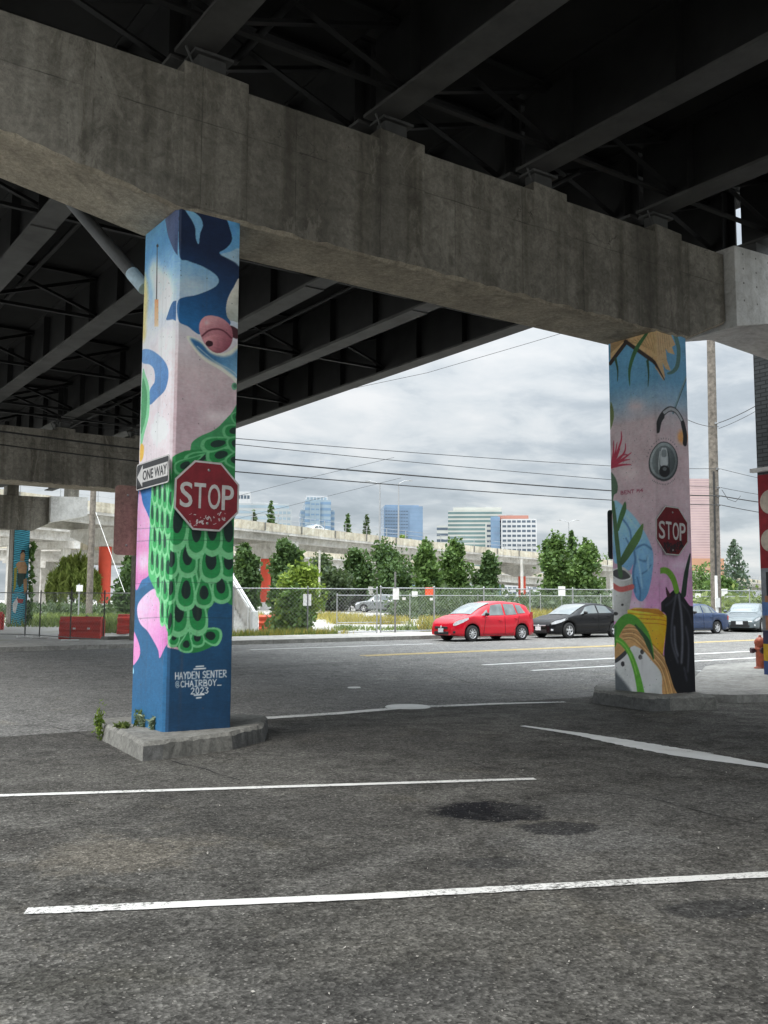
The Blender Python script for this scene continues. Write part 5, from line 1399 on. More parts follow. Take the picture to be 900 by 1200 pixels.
SUV = dict(HATCH, L=4.55, W=1.74, xf=.88, xr=3.55, rw=.36, clear=.25, spokes=5, sw=.2,
    belt=[(0, .70), (.12, .90), (.6, 1.0), (1.2, 1.08), (3.0, 1.10), (4.2, 1.12), (4.48, 1.08), (4.55, .8)],
    roof=[(1.0, 1.03), (1.15, 1.08), (1.6, 1.42), (2.0, 1.66), (2.5, 1.72), (3.6, 1.70), (4.2, 1.64), (4.42, 1.2), (4.55, .8)],
    win=[(1.6, 2.4, 1.9, 2.4, .08, .9), (2.5, 3.3, 2.5, 3.25, .08, .9), (3.4, 4.1, 3.35, 3.95, .1, .88)], seam=[(1.45, 1.6), (2.45, 2.45), (3.3, 3.4)], hand=[2.2, 3.1], mir=1.75, ws=(1.24, 1.95, .98, .95), rg=(4.24, 4.42, .9, .9), tail=(4.3, 4.5, .95, 1.3), grille=(.72, .14), plate=.55, lamp=(.05, .5, .2, .05))
def daylit_glass(n_, c_):  # opaque glass; pale mottled colour stands in for daylight seen through the cabin
    t = NT(n_); t.b.inputs['Coat Weight'].default_value = 1.0
    return t.out(t.ramp(t.noise(2.2, 3.0), [(.35, tuple(np.array(c_) * .55)), (.65, c_)]), .06, 0, .8)
def park(e, x, y, z=None, rz=0.0):
    e.location = (x, y, gz(x, y) if z is None else z); e.rotation_euler = (0, 0, rz)
GC = 'cars parked along the far kerb'
park(make_car('parked_car', 'small red hatchback with silver wheels, parked in front of the chain link fence', 'car', HATCH, carpaint('red_car_paint', (.56, .006, .022)), GC, daylit_glass('pale_car_glass', (.24, .28, .28))), 18.90, 19.36)
park(make_car('parked_car', 'black low sloping roofed car parked right behind the red hatchback', 'car', COUPE, carpaint('black_car_paint', (.008, .008, .009), .55), GC), 24.05, 19.45)
park(make_car('parked_car', 'dark blue sedan seen from the side, right of the bucket column', 'car', SEDAN, carpaint('blue_car_paint', (.024, .046, .11)), GC, daylit_glass('blue_car_glass', (.22, .26, .27))), 31.15, 19.40)
park(make_car('parked_car', 'grey modern sedan with a wide dark grille, farthest right by the brick building', 'car', GREY, carpaint('grey_car_paint', (.115, .14, .15), 1, .3), GC), 36.9, 19.0, None, math.radians(26))
p = P(417, 708, 94); park(make_car('parked_car', 'small distant silver off road car standing alone in the far lot', 'car', SUV, carpaint('silver_car_paint', (.20, .215, .22), 1, .3), None), p[0], p[1], None, math.radians(-42))
p = P(352, 613, 112); park(make_car('passing_car', 'white car driving along the viaduct behind its parapet', 'car', SEDAN, carpaint('white_car_paint', (.75, .75, .75)), None), p[0], p[1], 10.05, math.radians(20))
# ------------------------------------------------------------------ fences, barriers, stairs
def chain_mesh(m, a, b, h, z0, s=.09, r=.004):
    """diagonal wires between ground points a and b (each wire a slim bar)"""
    a, b = np.array(a, float), np.array(b, float); L_ = np.linalg.norm(b - a); u = (b - a) / L_; nrm = np.array([-u[1], u[0]])
    for sg, off in ((1, 0.0), (-1, .008)):
        k = -h if sg > 0 else 0.0
        while k < L_ + (0 if sg > 0 else h):
            t0, t1 = k, k + sg * h
            c0, c1 = max(0, min(L_, t0)), max(0, min(L_, t1))
            if abs(c1 - c0) > .02:
                za, zb = abs(c0 - t0), abs(c1 - t0)
                p, q = a + u * c0 + nrm * off, a + u * c1 + nrm * off
                w = r
                m.add([(p[0], p[1], gz(*p) + z0 + za - w), (p[0], p[1], gz(*p) + z0 + za + w), (q[0], q[1], gz(*q) + z0 + zb + w), (q[0], q[1], gz(*q) + z0 + zb - w)], [(0, 1, 2, 3)])
            k += s * 1.414
def fence(name, label, pts, h, step, cat='fence', group=None, z0=.05, s=.12, post_r=.03, pm='galv', wire_r=.004, mid=False):
    c = np.mean(pts, 0); e = empty(name, (c[0], c[1], gz(c[0], c[1])), label, cat, group)
    m = MB(); top = MB()
    for a, b in zip(pts[:-1], pts[1:]):
        chain_mesh(m, a, b, h - z0, z0, s, wire_r)
        for hh in ([h, .12] + ([h * .55] if mid else [])): top.tube([(a[0], a[1], gz(*a) + hh), (b[0], b[1], gz(*b) + hh)], post_r * .8, 6)
        n = max(1, int(round(math.hypot(b[0] - a[0], b[1] - a[1]) / step)))
        for i in range(n + 1):
            x, y = a[0] + (b[0] - a[0]) * i / n, a[1] + (b[1] - a[1]) * i / n
            q = MB(); q.tube([(x, y, gz(x, y) - .1), (x, y, gz(x, y) + h + .05)], post_r, 8); q.lathe([(post_r * 1.3, 0), (post_r * 1.2, .03), (0, .06)], (x, y, gz(x, y) + h + .05), 8)
            part(q, 'post', M[pm], e)
    part(m, 'chain_link', M['galv'], e, fix=False); part(top, 'rail', M[pm], e)
    return e
FY = 25.9
fence('chain_link_fence', 'tall galvanised chain link fence behind the parked cars', [(20.6, FY), (75, FY)], 2.05, 3.05, post_r=.035)
fence('chain_link_fence', 'leaning chain link fence section wrapped around the bright bush', [(14.2, 27.6), (16.9, FY + .1), (20.4, FY)], 2.0, 2.6, post_r=.032)
fence('chain_link_fence', 'lower farther chain link fence with small signs across the far lot', [tuple(P(395, 700, 56)[:2]), tuple(P(560, 700, 60)[:2]), tuple(P(900, 700, 66)[:2])], 1.7, 4.0, s=.16, wire_r=.004)
fp = [onground(*q)[:2] for q in ((-30, 746), (29, 747), (46, 748), (82, 751), (121, 753), (153, 746))]
labs = ['temporary mesh fence panel in front of the blue painted pier', 'narrow slanted mesh fence panel right of the blue pier', 'temporary mesh fence panel over the left half of the red barrier', 'temporary mesh fence panel over the right half of the red barrier', 'temporary mesh fence panel ending at the green scaled column']
for (a, b, lb) in zip(fp[:-1], fp[1:], labs):
    e = fence('temporary_fence', lb, [tuple(a), tuple(b)], 1.78, 9, 'fence panel', 'temporary fence panels', .12, .10, .026, 'galv_d', .003)
    m = MB(); m.box((a[0], a[1], gz(*a) + .03), (.6, .22, .06)); part(m, 'foot', M['white'], e)
def barrier(loc, rz, label, mat, L_=1.62, h=.86):
    e = empty('water_barrier', loc, label, 'barrier', 'plastic barriers', rz)
    prof = [(-.27, 0), (-.27, .16), (-.20, .20), (-.20, .30), (-.25, .34), (-.25, .42), (-.17, .47), (-.17, .56), (-.22, .60), (-.22, .70), (-.13, .75), (-.12, h)]
    prof = prof + [(-y, z) for y, z in prof[::-1]]
    m = MB(); m.prism(prof, -L_ / 2, L_ / 2, 'yz'); o = m.build('body', mat, e, bevel=.025)
    for x in (-.28 * L_ + .25, .28 * L_ - .1):
        m = MB(); m.box((x, -.262, .40), (.10, .03, .07)); m.build('fork_slot', M['swhite'], e)
    m = MB(); m.lathe([(.06, 0), (.06, .04), (0, .045)], (.2, 0, h), 10); m.build('fill_cap', M['black'], e)
    m = MB(); m.tube([(L_ / 2 + .06, 0, .05), (L_ / 2 + .06, 0, h - .1)], .05, 8); m.build('hinge_post', mat, e)
    return e
b = onground(95, 748.5); barrier((b[0], b[1], b[2]), -math.radians(34), 'long red water filled barrier standing behind the mesh fence panels', M['redplastic'])
b = onground(160, 743); barrier((b[0], b[1], b[2]), -math.radians(34), 'red plastic barrier partly hidden behind the first painted column', M['redplastic'])
b = onground(313, 740); barrier((b[0], b[1], b[2]), -math.radians(30), 'short bright orange barrier between the stairs and the bush', M['orange'], .78, .78)
b = onground(-18, 738); barrier((b[0], b[1], b[2]), -math.radians(34), 'dark red barrier end at the left edge beside the blue pier', M['redplastic'])
# low kerb block at the left
m = MB(); a, b = onground(122, 754), onground(175, 752); m.bar((a[0], a[1], a[2] + .11), (b[0], b[1], b[2] + .11), .5, .26); e = m.build('kerb_block', M['kerb'], bevel=.03)
tag(e, 'low concrete kerb block under the red barriers beside the first column', 'kerb block')
# stairs
st = empty('outdoor_stairs', (15.15, 30, .4), 'short concrete stair with a pale sloping handrail behind the first column', 'stairs')
m = MB(); zb = gz(15.6, 29.2)
for i in range(12):
    m.span((13.85, 29.2 + .25 * i, zb - .1), (15.80, 32.6, zb + .175 * (i + 1)))
    if i: m.f = m.f
part(m, 'step', M['conc_light'], st)
m = MB(); m.prism([(29.1, zb - .1), (32.6, zb - .1), (32.6, zb + 3.15), (32.2, zb + 3.15), (29.1, zb + .85)], 15.81, 16.01, 'yz'); part(m, 'side_wall', M['conc_via'], st)
m = MB(); m.bar((15.91, 29.0, zb + .95), (15.91, 32.4, zb + 3.4), .12, .14); part(m, 'handrail', M['white'], st)
m = MB(); m.tube([(15.65, 29.0, zb + 1.15), (15.65, 32.4, zb + 3.6)], .035, 8)
for i in range(3): m.tube([(15.65, 29.1 + 1.6 * i, zb + .1 + 1.12 * i), (15.65, 29.1 + 1.6 * i, zb + 1.2 + 1.15 * i)], .03, 6)
part(m, 'pipe_rail', M['white'], st)
m = MB(); m.span((15.75, 28.85, zb - .1), (16.05, 29.09, zb + 1.0)); part(m, 'end_post', M['white'], st, bevel=.02)

# ------------------------------------------------------------------ poles, wires, lamps
e = empty('utility_pole', (39.3, 22, .38), 'tall weathered wooden utility pole carrying the cables, right of the bucket column', 'utility pole', 'wooden utility poles')
m = MB(); m.tube([(39.2, 22, .2), (39.35, 22, 8), (39.5, 22, 17)], [.27, .25, .21], 14); part(m, 'pole', M['wood'], e)
m = MB(); m.tube([(39.0, 21.78, .3), (39.02, 21.80, 3.3)], .075, 10); part(m, 'cable_guard', M['white'], e)
m = MB(); m.tube([(39.02, 21.80, 3.3), (39.1, 21.80, 8.8)], .05, 8); part(m, 'riser_cable', M['wire'], e)
for z in (7.02, 7.5, 7.95, 8.95, 11.4):
    m = MB(); m.box((39.35, 21.74, z), (.16, .06, .10)); m.tube([(39.35, 21.74, z - .02), (39.35, 21.60, z)], .04, 8); part(m, 'bracket', M['galv'], e)
m = MB(); m.box((38.98, 21.72, 1.9), (.36, .05, .5)); part(m, 'notice', M['white'], e)
p = P(104, 724, 66)
e = empty('utility_pole', (p[0], p[1], gz(p[0], p[1])), 'old wooden utility pole standing behind the red barrier at the left', 'utility pole', 'wooden utility poles')
q = P(110, 560, 66)
m = MB(); m.tube([(p[0], p[1], gz(p[0], p[1]) - .2), tuple(q), (q[0] + .1, q[1], q[2] + 3)], [.23, .20, .18], 12); part(m, 'pole', M['wood'], e)
a_ = P(118, 632, 66); b_ = P(150, 716, 60)
tag(MB().tube([tuple(P(112, 600, 66)), tuple(P(146, 694, 60))], .016, 6).build('guy_wire', M['white']), 'pale guy wire slanting down from the old wooden pole at the left', 'cable')
def wire(pts, r, label, sag=.0, grp=None):
    out = []
    for a, b in zip(pts[:-1], pts[1:]):
        a, b = np.array(a, float), np.array(b, float)
        for t in np.linspace(0, 1, 14)[:-1]: out.append(a + (b - a) * t - np.array([0, 0, sag * 4 * t * (1 - t)]))
    out.append(np.array(pts[-1], float))
    o = MB().tube([tuple(q) for q in out], r, 5, caps=False).build('power_cable', M['wire'])
    return tag(o, label, 'cable', grp)
CG = 'overhead cables along the street'
Yw = 21.62
wire([onplane(-60, 497, 1, Yw), onplane(280, 539, 1, Yw), onplane(715, 575, 1, Yw), (39.35, Yw, 7.50), onplane(930, 593, 1, Yw)], .03, 'thickest black cable of the four, crossing in front of the dark cap beam', .05, CG)
wire([onplane(-60, 513, 1, Yw), onplane(280, 553, 1, Yw), onplane(715, 586, 1, Yw), (39.35, Yw, 7.02), onplane(930, 606, 1, Yw)], .022, 'lowest of the four cables crossing the street view', .05, CG)
wire([onplane(40, 482, 1, Yw), onplane(280, 514, 1, Yw), onplane(715, 546, 1, Yw), (39.35, Yw, 8.95), onplane(930, 568, 1, Yw)], .014, 'highest thin cable of the four running to the pole', .05, CG)
wire([onplane(40, 489, 1, Yw), onplane(280, 521, 1, Yw), onplane(715, 562, 1, Yw), (39.35, Yw, 7.95), onplane(930, 585, 1, Yw)], .014, 'second highest thin cable just below the top one', .05, CG)
wire([P(260, 586, 60), P(362, 560, 58), P(462, 536, 56)], .012, 'thin slanting wire rising to the right past the glass towers', .0)
wire([P(262, 612, 66), P(350, 590, 64), P(470, 560, 62)], .012, 'lower slanting wire rising above the blue glass tower', .0)
wire([P(400, 458, 40), P(500, 437, 38), P(620, 402, 36), P(760, 360, 34)], .010, 'faint wire close under the dark edge of the roadway', .0)
wire([(39.4, Yw, 11.4), P(905, 464, 44), P(960, 440, 44)], .02, 'cable leaving the pole up to the right in front of the sky', .1)
wire([(39.4, Yw, 11.1), P(905, 470, 46), P(960, 452, 46)], .014, 'thinner cable below the one leaving the pole to the right', .1)
wire([(39.4, Yw, 11.2), P(806, 492, 43), P(760, 487, 43)], .016, 'short cable running left from the pole behind the bucket column', .1)
wire([P(846, 574, 42.3), P(853, 585, 42.5), P(862, 588, 42.7), P(868, 581, 42.9)], .012, 'loose loop of cable hanging right of the pole', .0)
def street_lamp(px, ytop, ybase, d, label, arms):
    a = P(px, ybase, d); t = P(px, ytop, d); e = empty('street_lamp', tuple(a), label, 'street lamp', 'street lamps on the viaduct')
    m = MB(); m.tube([(0, 0, 0), (0, 0, t[2] - a[2])], [.13, .07], 8); m.build('pole', M['galv'], e)
    for s in arms:
        u = LT * s; h = t[2] - a[2]
        m = MB(); m.tube([(0, 0, h - .1), (u[0] * .7, u[1] * .7, h + .25), (u[0] * 1.3, u[1] * 1.3, h + .35)], .05, 6); m.build('arm', M['galv'], e)
        m = MB(); m.box((u[0] * 1.5, u[1] * 1.5, h + .32), (.6, .3, .12)); m.build('lamp_head', M['galv'], e, bevel=.03)
street_lamp(445, 567, 634, 118, 'grey lamp post on the viaduct left of the blue glass tower', (-1,))
street_lamp(467, 566, 640, 124, 'thinner grey lamp post in front of the blue glass tower', (1,))
street_lamp(667, 612, 655, 158, 'grey double armed lamp post above the pointed tree', (-1, 1))
street_lamp(855, 668, 700, 190, 'small lamp post on the viaduct at the far right', (1,))
def thin_pole(px, y0, y1, d, r, label, mat='white', board=None, cat='pole'):
    a, t = P(px, y1, d), P(px, y0, d); b = gz(a[0], a[1]) if y1 > 712 else a[2]
    e = empty('signpost' if board else 'thin_pole', (a[0], a[1], b), label, cat)
    m = MB(); m.tube([(0, 0, 0), (0, 0, t[2] - b)], r, 8); m.build('pole', M[mat], e)
    if board:
        bw, bh, bz, bm = board
        m = MB(); m.box((0, -.06, 0), (bw, .02, bh), 0, Matrix.Rotation(-YAW, 3, 'Z')); o = m.build('sign_board', bm, e); o.location = (0, 0, t[2] - b - bz)
    return e
thin_pole(374, 645, 700, 92, .10, 'pale thin pole standing among the trees left of the silver car', 'conc_via')
thin_pole(612, 655, 712, 88, .13, 'pale thin pole in front of the viaduct under the brown roofed block', 'conc_via')
thin_pole(463, 670, 742, 43.5, .045, 'slim dark signpost with a white plate beside the fence', 'galv_d', (.28, .5, 1.0, M['white']), 'signpost')
thin_pole(439, 688, 716, 100, .06, 'post with a small white sign behind the silver car', 'galv', (1.4, .9, .4, M['white']), 'signpost')
thin_pole(658, 688, 716, 70, .05, 'post with a small white sign right of the thin pale pole', 'galv', (.5, .7, .3, M['white']), 'signpost')
thin_pole(849, 690, 720, 66, .05, 'post with a small white sign right of the utility pole', 'galv', (.42, .6, .3, M['white']), 'signpost')
thin_pole(92, 684, 716, 64, .05, 'post with a round white disc beside the old wooden pole', 'galv', (.42, .42, .3, M['white']), 'signpost')
def fence_sign(px, py, d, w, h, mat, label):
    p = P(px, py, d); m = MB(); m.box((0, 0, 0), (w, .03, h), 0, Matrix.Rotation(-YAW, 3, 'Z')); o = m.build('fence_sign', mat); o.location = tuple(p); tag(o, label, 'sign', 'small signs on the fences')
fence_sign(360, 703, 43.2, .36, .52, M['white'], 'white notice with black symbols hung on the fence in front of the bush')
p = P(361.5, 704, 43.05); m = MB()
for dz in (.08, -.08): m.lathe([(0, 0), (.06, 0)], (0, 0, dz), 10, axis='y')
fence_sign(503, 693, 59.5, .5, .5, M['orange'], 'square orange sign on the farther fence above the nose of the red car')
fence_sign(486, 696, 59.2, .36, .32, M['white'], 'white sign on the farther fence left of the square orange sign')
fence_sign(473.5, 701.5, 59, .22, .16, M['swhite'], 'small cream sign low on the farther fence beside the signpost')
fence_sign(505.5, 702, 59.6, .20, .16, M['white'], 'small white sign directly under the square orange sign')
fence_sign(818, 698, 64, .36, .3, M['white'], 'white sign on the farther fence above the blue sedan')
# hydrant
hp = onground(892, 791); z0 = gz(hp[0], hp[1]) + .13
e = empty('fire_hydrant', (hp[0], hp[1], z0), 'orange red fire hydrant with a dark side outlet at the corner of the brick building', 'fire hydrant')
HM = simple('hydrant_paint', (.52, .12, .06), .5, 0, .3, 9)
m = MB(); m.lathe([(.15, 0), (.15, .04), (.11, .05), (.10, .09), (.105, .42), (.14, .43), (.14, .47), (.115, .48), (.115, .56), (.13, .57), (.12, .64), (.07, .70), (.03, .72), (.03, .76), (0, .76)], (0, 0, 0), 18); m.build('barrel', HM, e)
for u, r_, l_ in ((-LT, .05, .17), (LT, .05, .17), (-HD, .06, .17)):
    m = MB(); m.tube([(0, 0, .42), tuple(np.array([0, 0, .42]) + u * l_)], r_ * .85, 12, 0); m.tube([tuple(np.array([0, 0, .42]) + u * (l_ - .03)), tuple(np.array([0, 0, .42]) + u * (l_ + .05))], r_ * 1.25, 12, 0); m.build('outlet', simple('outlet_cap', (.07, .03, .04), .5), e)

# ------------------------------------------------------------------ brick building at the right edge
br = NT('dark_painted_brick').geo()
mp = br.n('ShaderNodeMapping', {'Vector': br.co, 'Rotation': (0, math.pi / 2, math.pi / 2)}).outputs[0]
sepn = br.n('ShaderNodeSeparateXYZ', {0: br.co})
cmb = br.n('ShaderNodeCombineXYZ', {0: br.math('ADD', sepn.outputs[1], sepn.outputs[0]), 1: sepn.outputs[2]}).outputs[0]
bt = br.n('ShaderNodeTexBrick', {'Vector': cmb, 'Scale': 1.0, 'Color1': (.070, .078, .082, 1), 'Color2': (.095, .105, .11, 1), 'Mortar': (.03, .032, .034, 1), 'Mortar Size': .012, 'Brick Width': .25, 'Row Height': .085})
br.bump(bt.outputs['Fac'], -.4, .01); br.out(bt.outputs['Color'], .7)
bb = empty('brick_building', (16, -3, 0), 'dark painted brick building with a bright mural at its foot, cut by the right edge', 'building')
XB, YB = 13.95, 2.32
m = MB(); m.span((XB, -12, -.1), (24, YB, 7.1)); part(m, 'wall', br.m, bb)
m = MB(); m.span((XB - .12, -12, 4.36), (XB - .001, YB + .10, 4.44)); part(m, 'ledge', M['swhite'], bb)
m = MB(); m.span((XB - .06, -12, 7.1), (24.06, YB + .06, 7.25)); part(m, 'coping', M['galv_d'], bb)
cols = [simple('mural_' + n_, c_, .6) for n_, c_ in (('red', (.32, .012, .02)), ('cream', (.62, .52, .42)), ('grey', (.24, .25, .27)), ('black', (.02, .02, .022)), ('blue', (.10, .19, .42)), ('skin', (.42, .19, .10)), ('violet', (.05, .045, .10)), ('yellow', (.66, .40, .02)), ('navy', (.05, .09, .26)))]
m = MB(); xk = XB - .004
def band(z0, z1, mi, y0=-2.0, y1=YB, k=0, wob=.0):
    n = 8; ys = np.linspace(y0, y1, n)
    lo = [(xk - k * .003, y, z0 + wob * math.sin(y * 3.1 + z0)) for y in ys]; hi = [(xk - k * .003, y, z1 + wob * math.sin(y * 2.7 + z1)) for y in ys]
    m.grid([lo, hi], mi, False)
band(2.35, 4.3, 0); band(.12, 2.349, 2)
for yc, zc_, r_ in ((2.02, 3.72, .26), (2.05, 2.92, .24)):
    a = np.linspace(0, 6.283, 24, endpoint=False); m.add([(xk - .004, yc + r_ * 1.0 * math.cos(t), zc_ + r_ * math.sin(t)) for t in a], [tuple(range(24))], 1)
band(1.55, 2.25, 3, .9, 2.20, 1, .02); band(1.62, 2.15, 4, .9, 2.14, 2, .02); band(1.05, 1.75, 5, .9, 2.24, 3, .03); band(1.35, 1.62, 4, .5, YB - .01, 4, .03); band(.75, 1.05, 6, -2, YB - .005, 2, .02); band(.42, .78, 7, -2, YB - .005, 3, .02); band(.12, .44, 8, -2, YB - .005, 4, .02)
part(m, 'mural', cols, bb)

# ------------------------------------------------------------------ blue painted pier under the farthest cap beam
e = empty('painted_pier', (9.6, 44.5, .5), 'bright turquoise painted pier with a small figure mural, seen past the left fence', 'pier')
zb = gz(9.6, 44) - .1
m = MB(); m.span((9.15, 44.02, zb), (10.0, 44.9, 5.7)); part(m, 'shaft', M['conc_beam'], e)
tq = NT('turquoise_waves').geo()
wv = tq.n('ShaderNodeTexWave', {'Vector': tq.n('ShaderNodeMapping', {'Vector': tq.co, 'Scale': (1.0, 1.0, 2.6), 'Rotation': (0, .5, 0)}).outputs[0], 'Scale': 1.3, 'Distortion': 5.0, 'Detail': 3.0}, wave_type='BANDS', bands_direction='Z').outputs['Fac']
tq.out(tq.ramp(wv, [(.2, (.01, .10, .16)), (.42, (.02, .28, .40)), (.62, (.06, .42, .55)), (.95, (.10, .46, .58))]), .6)
m = MB(); m.span((9.2, 43.99, zb + .05), (9.99, 44.015, 5.66)); part(m, 'painted_face', tq.m, e)
fm = [simple('figure_' + n_, c_, .7) for n_, c_ in (('skin', (.46, .27, .14)), ('hair', (.03, .02, .02)), ('dark', (.03, .06, .05)), ('olive', (.30, .28, .05)), ('white', (.62, .62, .60)), ('red', (.35, .05, .05)))]
m = MB(); f_ = lambda pts, mi, k: m.prism([(9.2 + .79 * u, v) for u, v in pts], 43.985 - .004 * k, 43.989 - .004 * k, 'xz', mi)
f_([(.42, 4.0), (.70, 4.0), (.74, 4.35), (.60, 4.5), (.44, 4.45)], 0, 0); f_([(.40, 4.35), (.52, 4.62), (.70, 4.6), (.76, 4.4), (.62, 4.5)], 1, 1)
f_([(.15, 3.8), (.30, 3.95), (.75, 3.98), (.92, 3.7), (.85, 3.3), (.35, 3.3), (.28, 3.6)], 0, 2); f_([(.28, 3.34), (.85, 3.34), (.80, 2.95), (.45, 2.55), (.30, 2.8)], 2, 3)
f_([(.70, 3.0), (.92, 3.1), (.95, 2.4), (.80, 2.2), (.72, 2.6)], 0, 4); f_([(.05, 3.6), (.25, 3.7), (.22, 2.6), (.06, 2.3)], 3, 5); f_([(.05, 1.7), (.35, 2.1), (.42, 1.9), (.25, 1.2), (.08, 1.3)], 4, 6); f_([(.3, 2.0), (.75, 1.95), (.7, 1.75), (.4, 1.75)], 5, 7)
part(m, 'mural_figure', fm, e)

# ------------------------------------------------------------------ distant viaducts
def viaduct(label, line, w, par, gir, piers, rail=True, back=False):
    """line: points along the near edge, z = top of the parapet"""
    pts = [np.array(p, float) for p in line]; c = pts[len(pts) // 2]
    e = empty('viaduct', (c[0], c[1], 0), label, 'viaduct', None)
    nr = []
    for i in range(len(pts)):
        d = pts[min(i + 1, len(pts) - 1)] - pts[max(i - 1, 0)]; d[2] = 0; d /= np.linalg.norm(d); nr.append(np.array([-d[1], d[0], 0]))
    def strip(o0, z0, o1, z1): return [[p + n_ * o0 + np.array([0, 0, z0]) for p, n_ in zip(pts, nr)], [p + n_ * o1 + np.array([0, 0, z1]) for p, n_ in zip(pts, nr)]]
    def tube_sec(sec, nm, mat):
        m = MB(); k = len(sec)
        for i in range(k):
            a, b = sec[i], sec[(i + 1) % k]; m.grid(strip(a[0], a[1], b[0], b[1]), 0, False)
        for end in (0, -1):
            m.add([pts[end] + nr[end] * o + np.array([0, 0, z]) for o, z in sec], [tuple(range(k))])
        part(m, nm, mat, e)
    tube_sec([(0, 0), (.25, 0), (.25, -par), (0, -par)], 'parapet', M['conc_para'])
    tube_sec([(w - .25, 0), (w, 0), (w, -par), (w - .25, -par)], 'parapet', M['conc_para'])
    tube_sec([(.02, -par - .003), (w - .02, -par - .003), (w - .02, -par - .25), (.02, -par - .25)], 'deck', M['conc_via'])
    for o in (.7, w - 1.3): tube_sec([(o, -par - .26), (o + .6, -par - .26), (o + .6, -par - gir), (o, -par - gir)], 'girder', M['conc_via'])
    L_ = np.cumsum([0] + [np.linalg.norm(b - a) for a, b in zip(pts[:-1], pts[1:])])
    at = lambda s: np.array([np.interp(s, L_, [p[i] for p in pts]) for i in range(3)])
    if rail:
        m = MB()
        for s in np.arange(0, min(L_[-1], 300), 4.0):
            p = at(s); q = MB(); q.box((p[0], p[1], p[2] + .5), (.06, .06, 1.0)); part(q, 'rail_post', M['galv'], e)
        for a, b in zip(pts[:-1], pts[1:]):
            for z in (.5, 1.0): m.tube([a + np.array([0, .1, z]), b + np.array([0, .1, z])], .022, 5)
        part(m, 'railing', M['galv'], e)
    m = MB(); s = 6.0
    while s < L_[-1]:
        p = at(s); m.box((p[0] - .06, p[1] - .12, p[2] - par * .5), (.10, .10, par * .96)); s += 6.0
    part(m, 'parapet_joint', M['galv_d'], e)
    for (px, d, kind) in piers:
        q = P(px, 700, d); i = int(np.argmin([np.linalg.norm(p[:2] - q[:2]) for p in pts])); n_ = nr[i]; u = np.array([n_[1], -n_[0], 0]); rd = ray(px, 700)[:2]; rd = rd / np.linalg.norm(rd)
        s = np.array([abs(float(np.cross(rd, (at(t) + n_ * (w * .42))[:2] - CAM[:2]))) + (99 if (at(t)[:2] - CAM[:2]) @ rd < 20 else 0) for t in np.linspace(0, L_[-1], 400)]).argmin() * L_[-1] / 399; p = at(s); zt = p[2] - par - gir - .003
        cc = p + n_ * (w * .42); hw_ = w * .46
        g_ = gz(cc[0], cc[1])
        if kind == 'red':
            m = MB(); sec = [(-hw_, zt), (hw_, zt), (hw_, zt - .7), (1.2, zt - 1.7), (-1.2, zt - 1.7), (-hw_, zt - .7)]
            for o in (-.75, .75): m.add([tuple((cc + n_ * a + u * o)[:2]) + (z,) for a, z in sec], [tuple(range(6))])
            for k in range(6):
                a, b = sec[k], sec[(k + 1) % 6]
                m.add([tuple((cc + n_ * a[0] - u * .75)[:2]) + (a[1],), tuple((cc + n_ * b[0] - u * .75)[:2]) + (b[1],), tuple((cc + n_ * b[0] + u * .75)[:2]) + (b[1],), tuple((cc + n_ * a[0] + u * .75)[:2]) + (a[1],)], [(0, 1, 2, 3)])
            part(m, 'pier_cap', M['conc_via'], e)
            m = MB(); m.lathe([(.58, g_ + .8), (.58, zt - 1.72)], (cc[0], cc[1], 0), 16); part(m, 'pier', M['red_pier'], e)
            m = MB(); m.lathe([(.60, g_ - .3), (.60, g_ + .8)], (cc[0], cc[1], 0), 16); part(m, 'pier_foot', M['white'], e)
        else:
            for o in (-2.4, 2.4):
                a = cc + n_ * o; m = MB(); m.box((a[0], a[1], (zt - .9 + g_) / 2), (.9, .9, zt - .9 - g_)); part(m, 'pier', M['conc_via'], e)
            m = MB(); m.bar((cc - n_ * hw_)[:2].tolist() + [zt - .45], (cc + n_ * hw_)[:2].tolist() + [zt - .45], 1.1, .88); part(m, 'pier_cap', M['conc_via'], e)
    return e
viaduct('long pale curving viaduct with red round piers in front of the office towers', [(-6, 61, 10.95), (10, 68, 10.9), (22.1, 73.2, 10.8), (40.2, 80.1, 10.7), (58, 86.5, 10.6), (76.8, 92.5, 10.5), (98, 98.5, 10.4), (120.2, 105, 10.3), (160, 119, 10.1), (227, 146, 9.8), (300, 178, 9.6)], 9.0, .88, .98,
        [(121, 83, 'red'), (313, 104, 'red'), (611, 147, 'red'), (700, 166, 'plain')])
zz = lambda px, py, z: P(px, py, (z - CAM[2]) / ((ray(px, py) / (ray(px, py) @ HD))[2]))
viaduct('lower pale viaduct passing behind the red piers and the trees', [zz(-20, 633, 10.4), zz(45, 634.5, 10.3), zz(200, 638, 10.2), zz(300, 641, 10.2), zz(400, 647, 10.1), zz(520, 659, 10.0), zz(620, 670, 9.9), zz(720, 680, 9.8)], 10, 1.0, 1.6, [(345, 142, 'plain'), (55, 124, 'plain'), (440, 160, 'plain')], False)
viaduct('upper pale viaduct ramp seen only at the far left under the cap beam', [P(-60, 597, 104), P(20, 605, 108), P(60, 609, 112), P(130, 616, 122), P(230, 625, 150)], 9, 1.0, 1.3, [(57, 112, 'plain'), (2, 106, 'plain')], False)

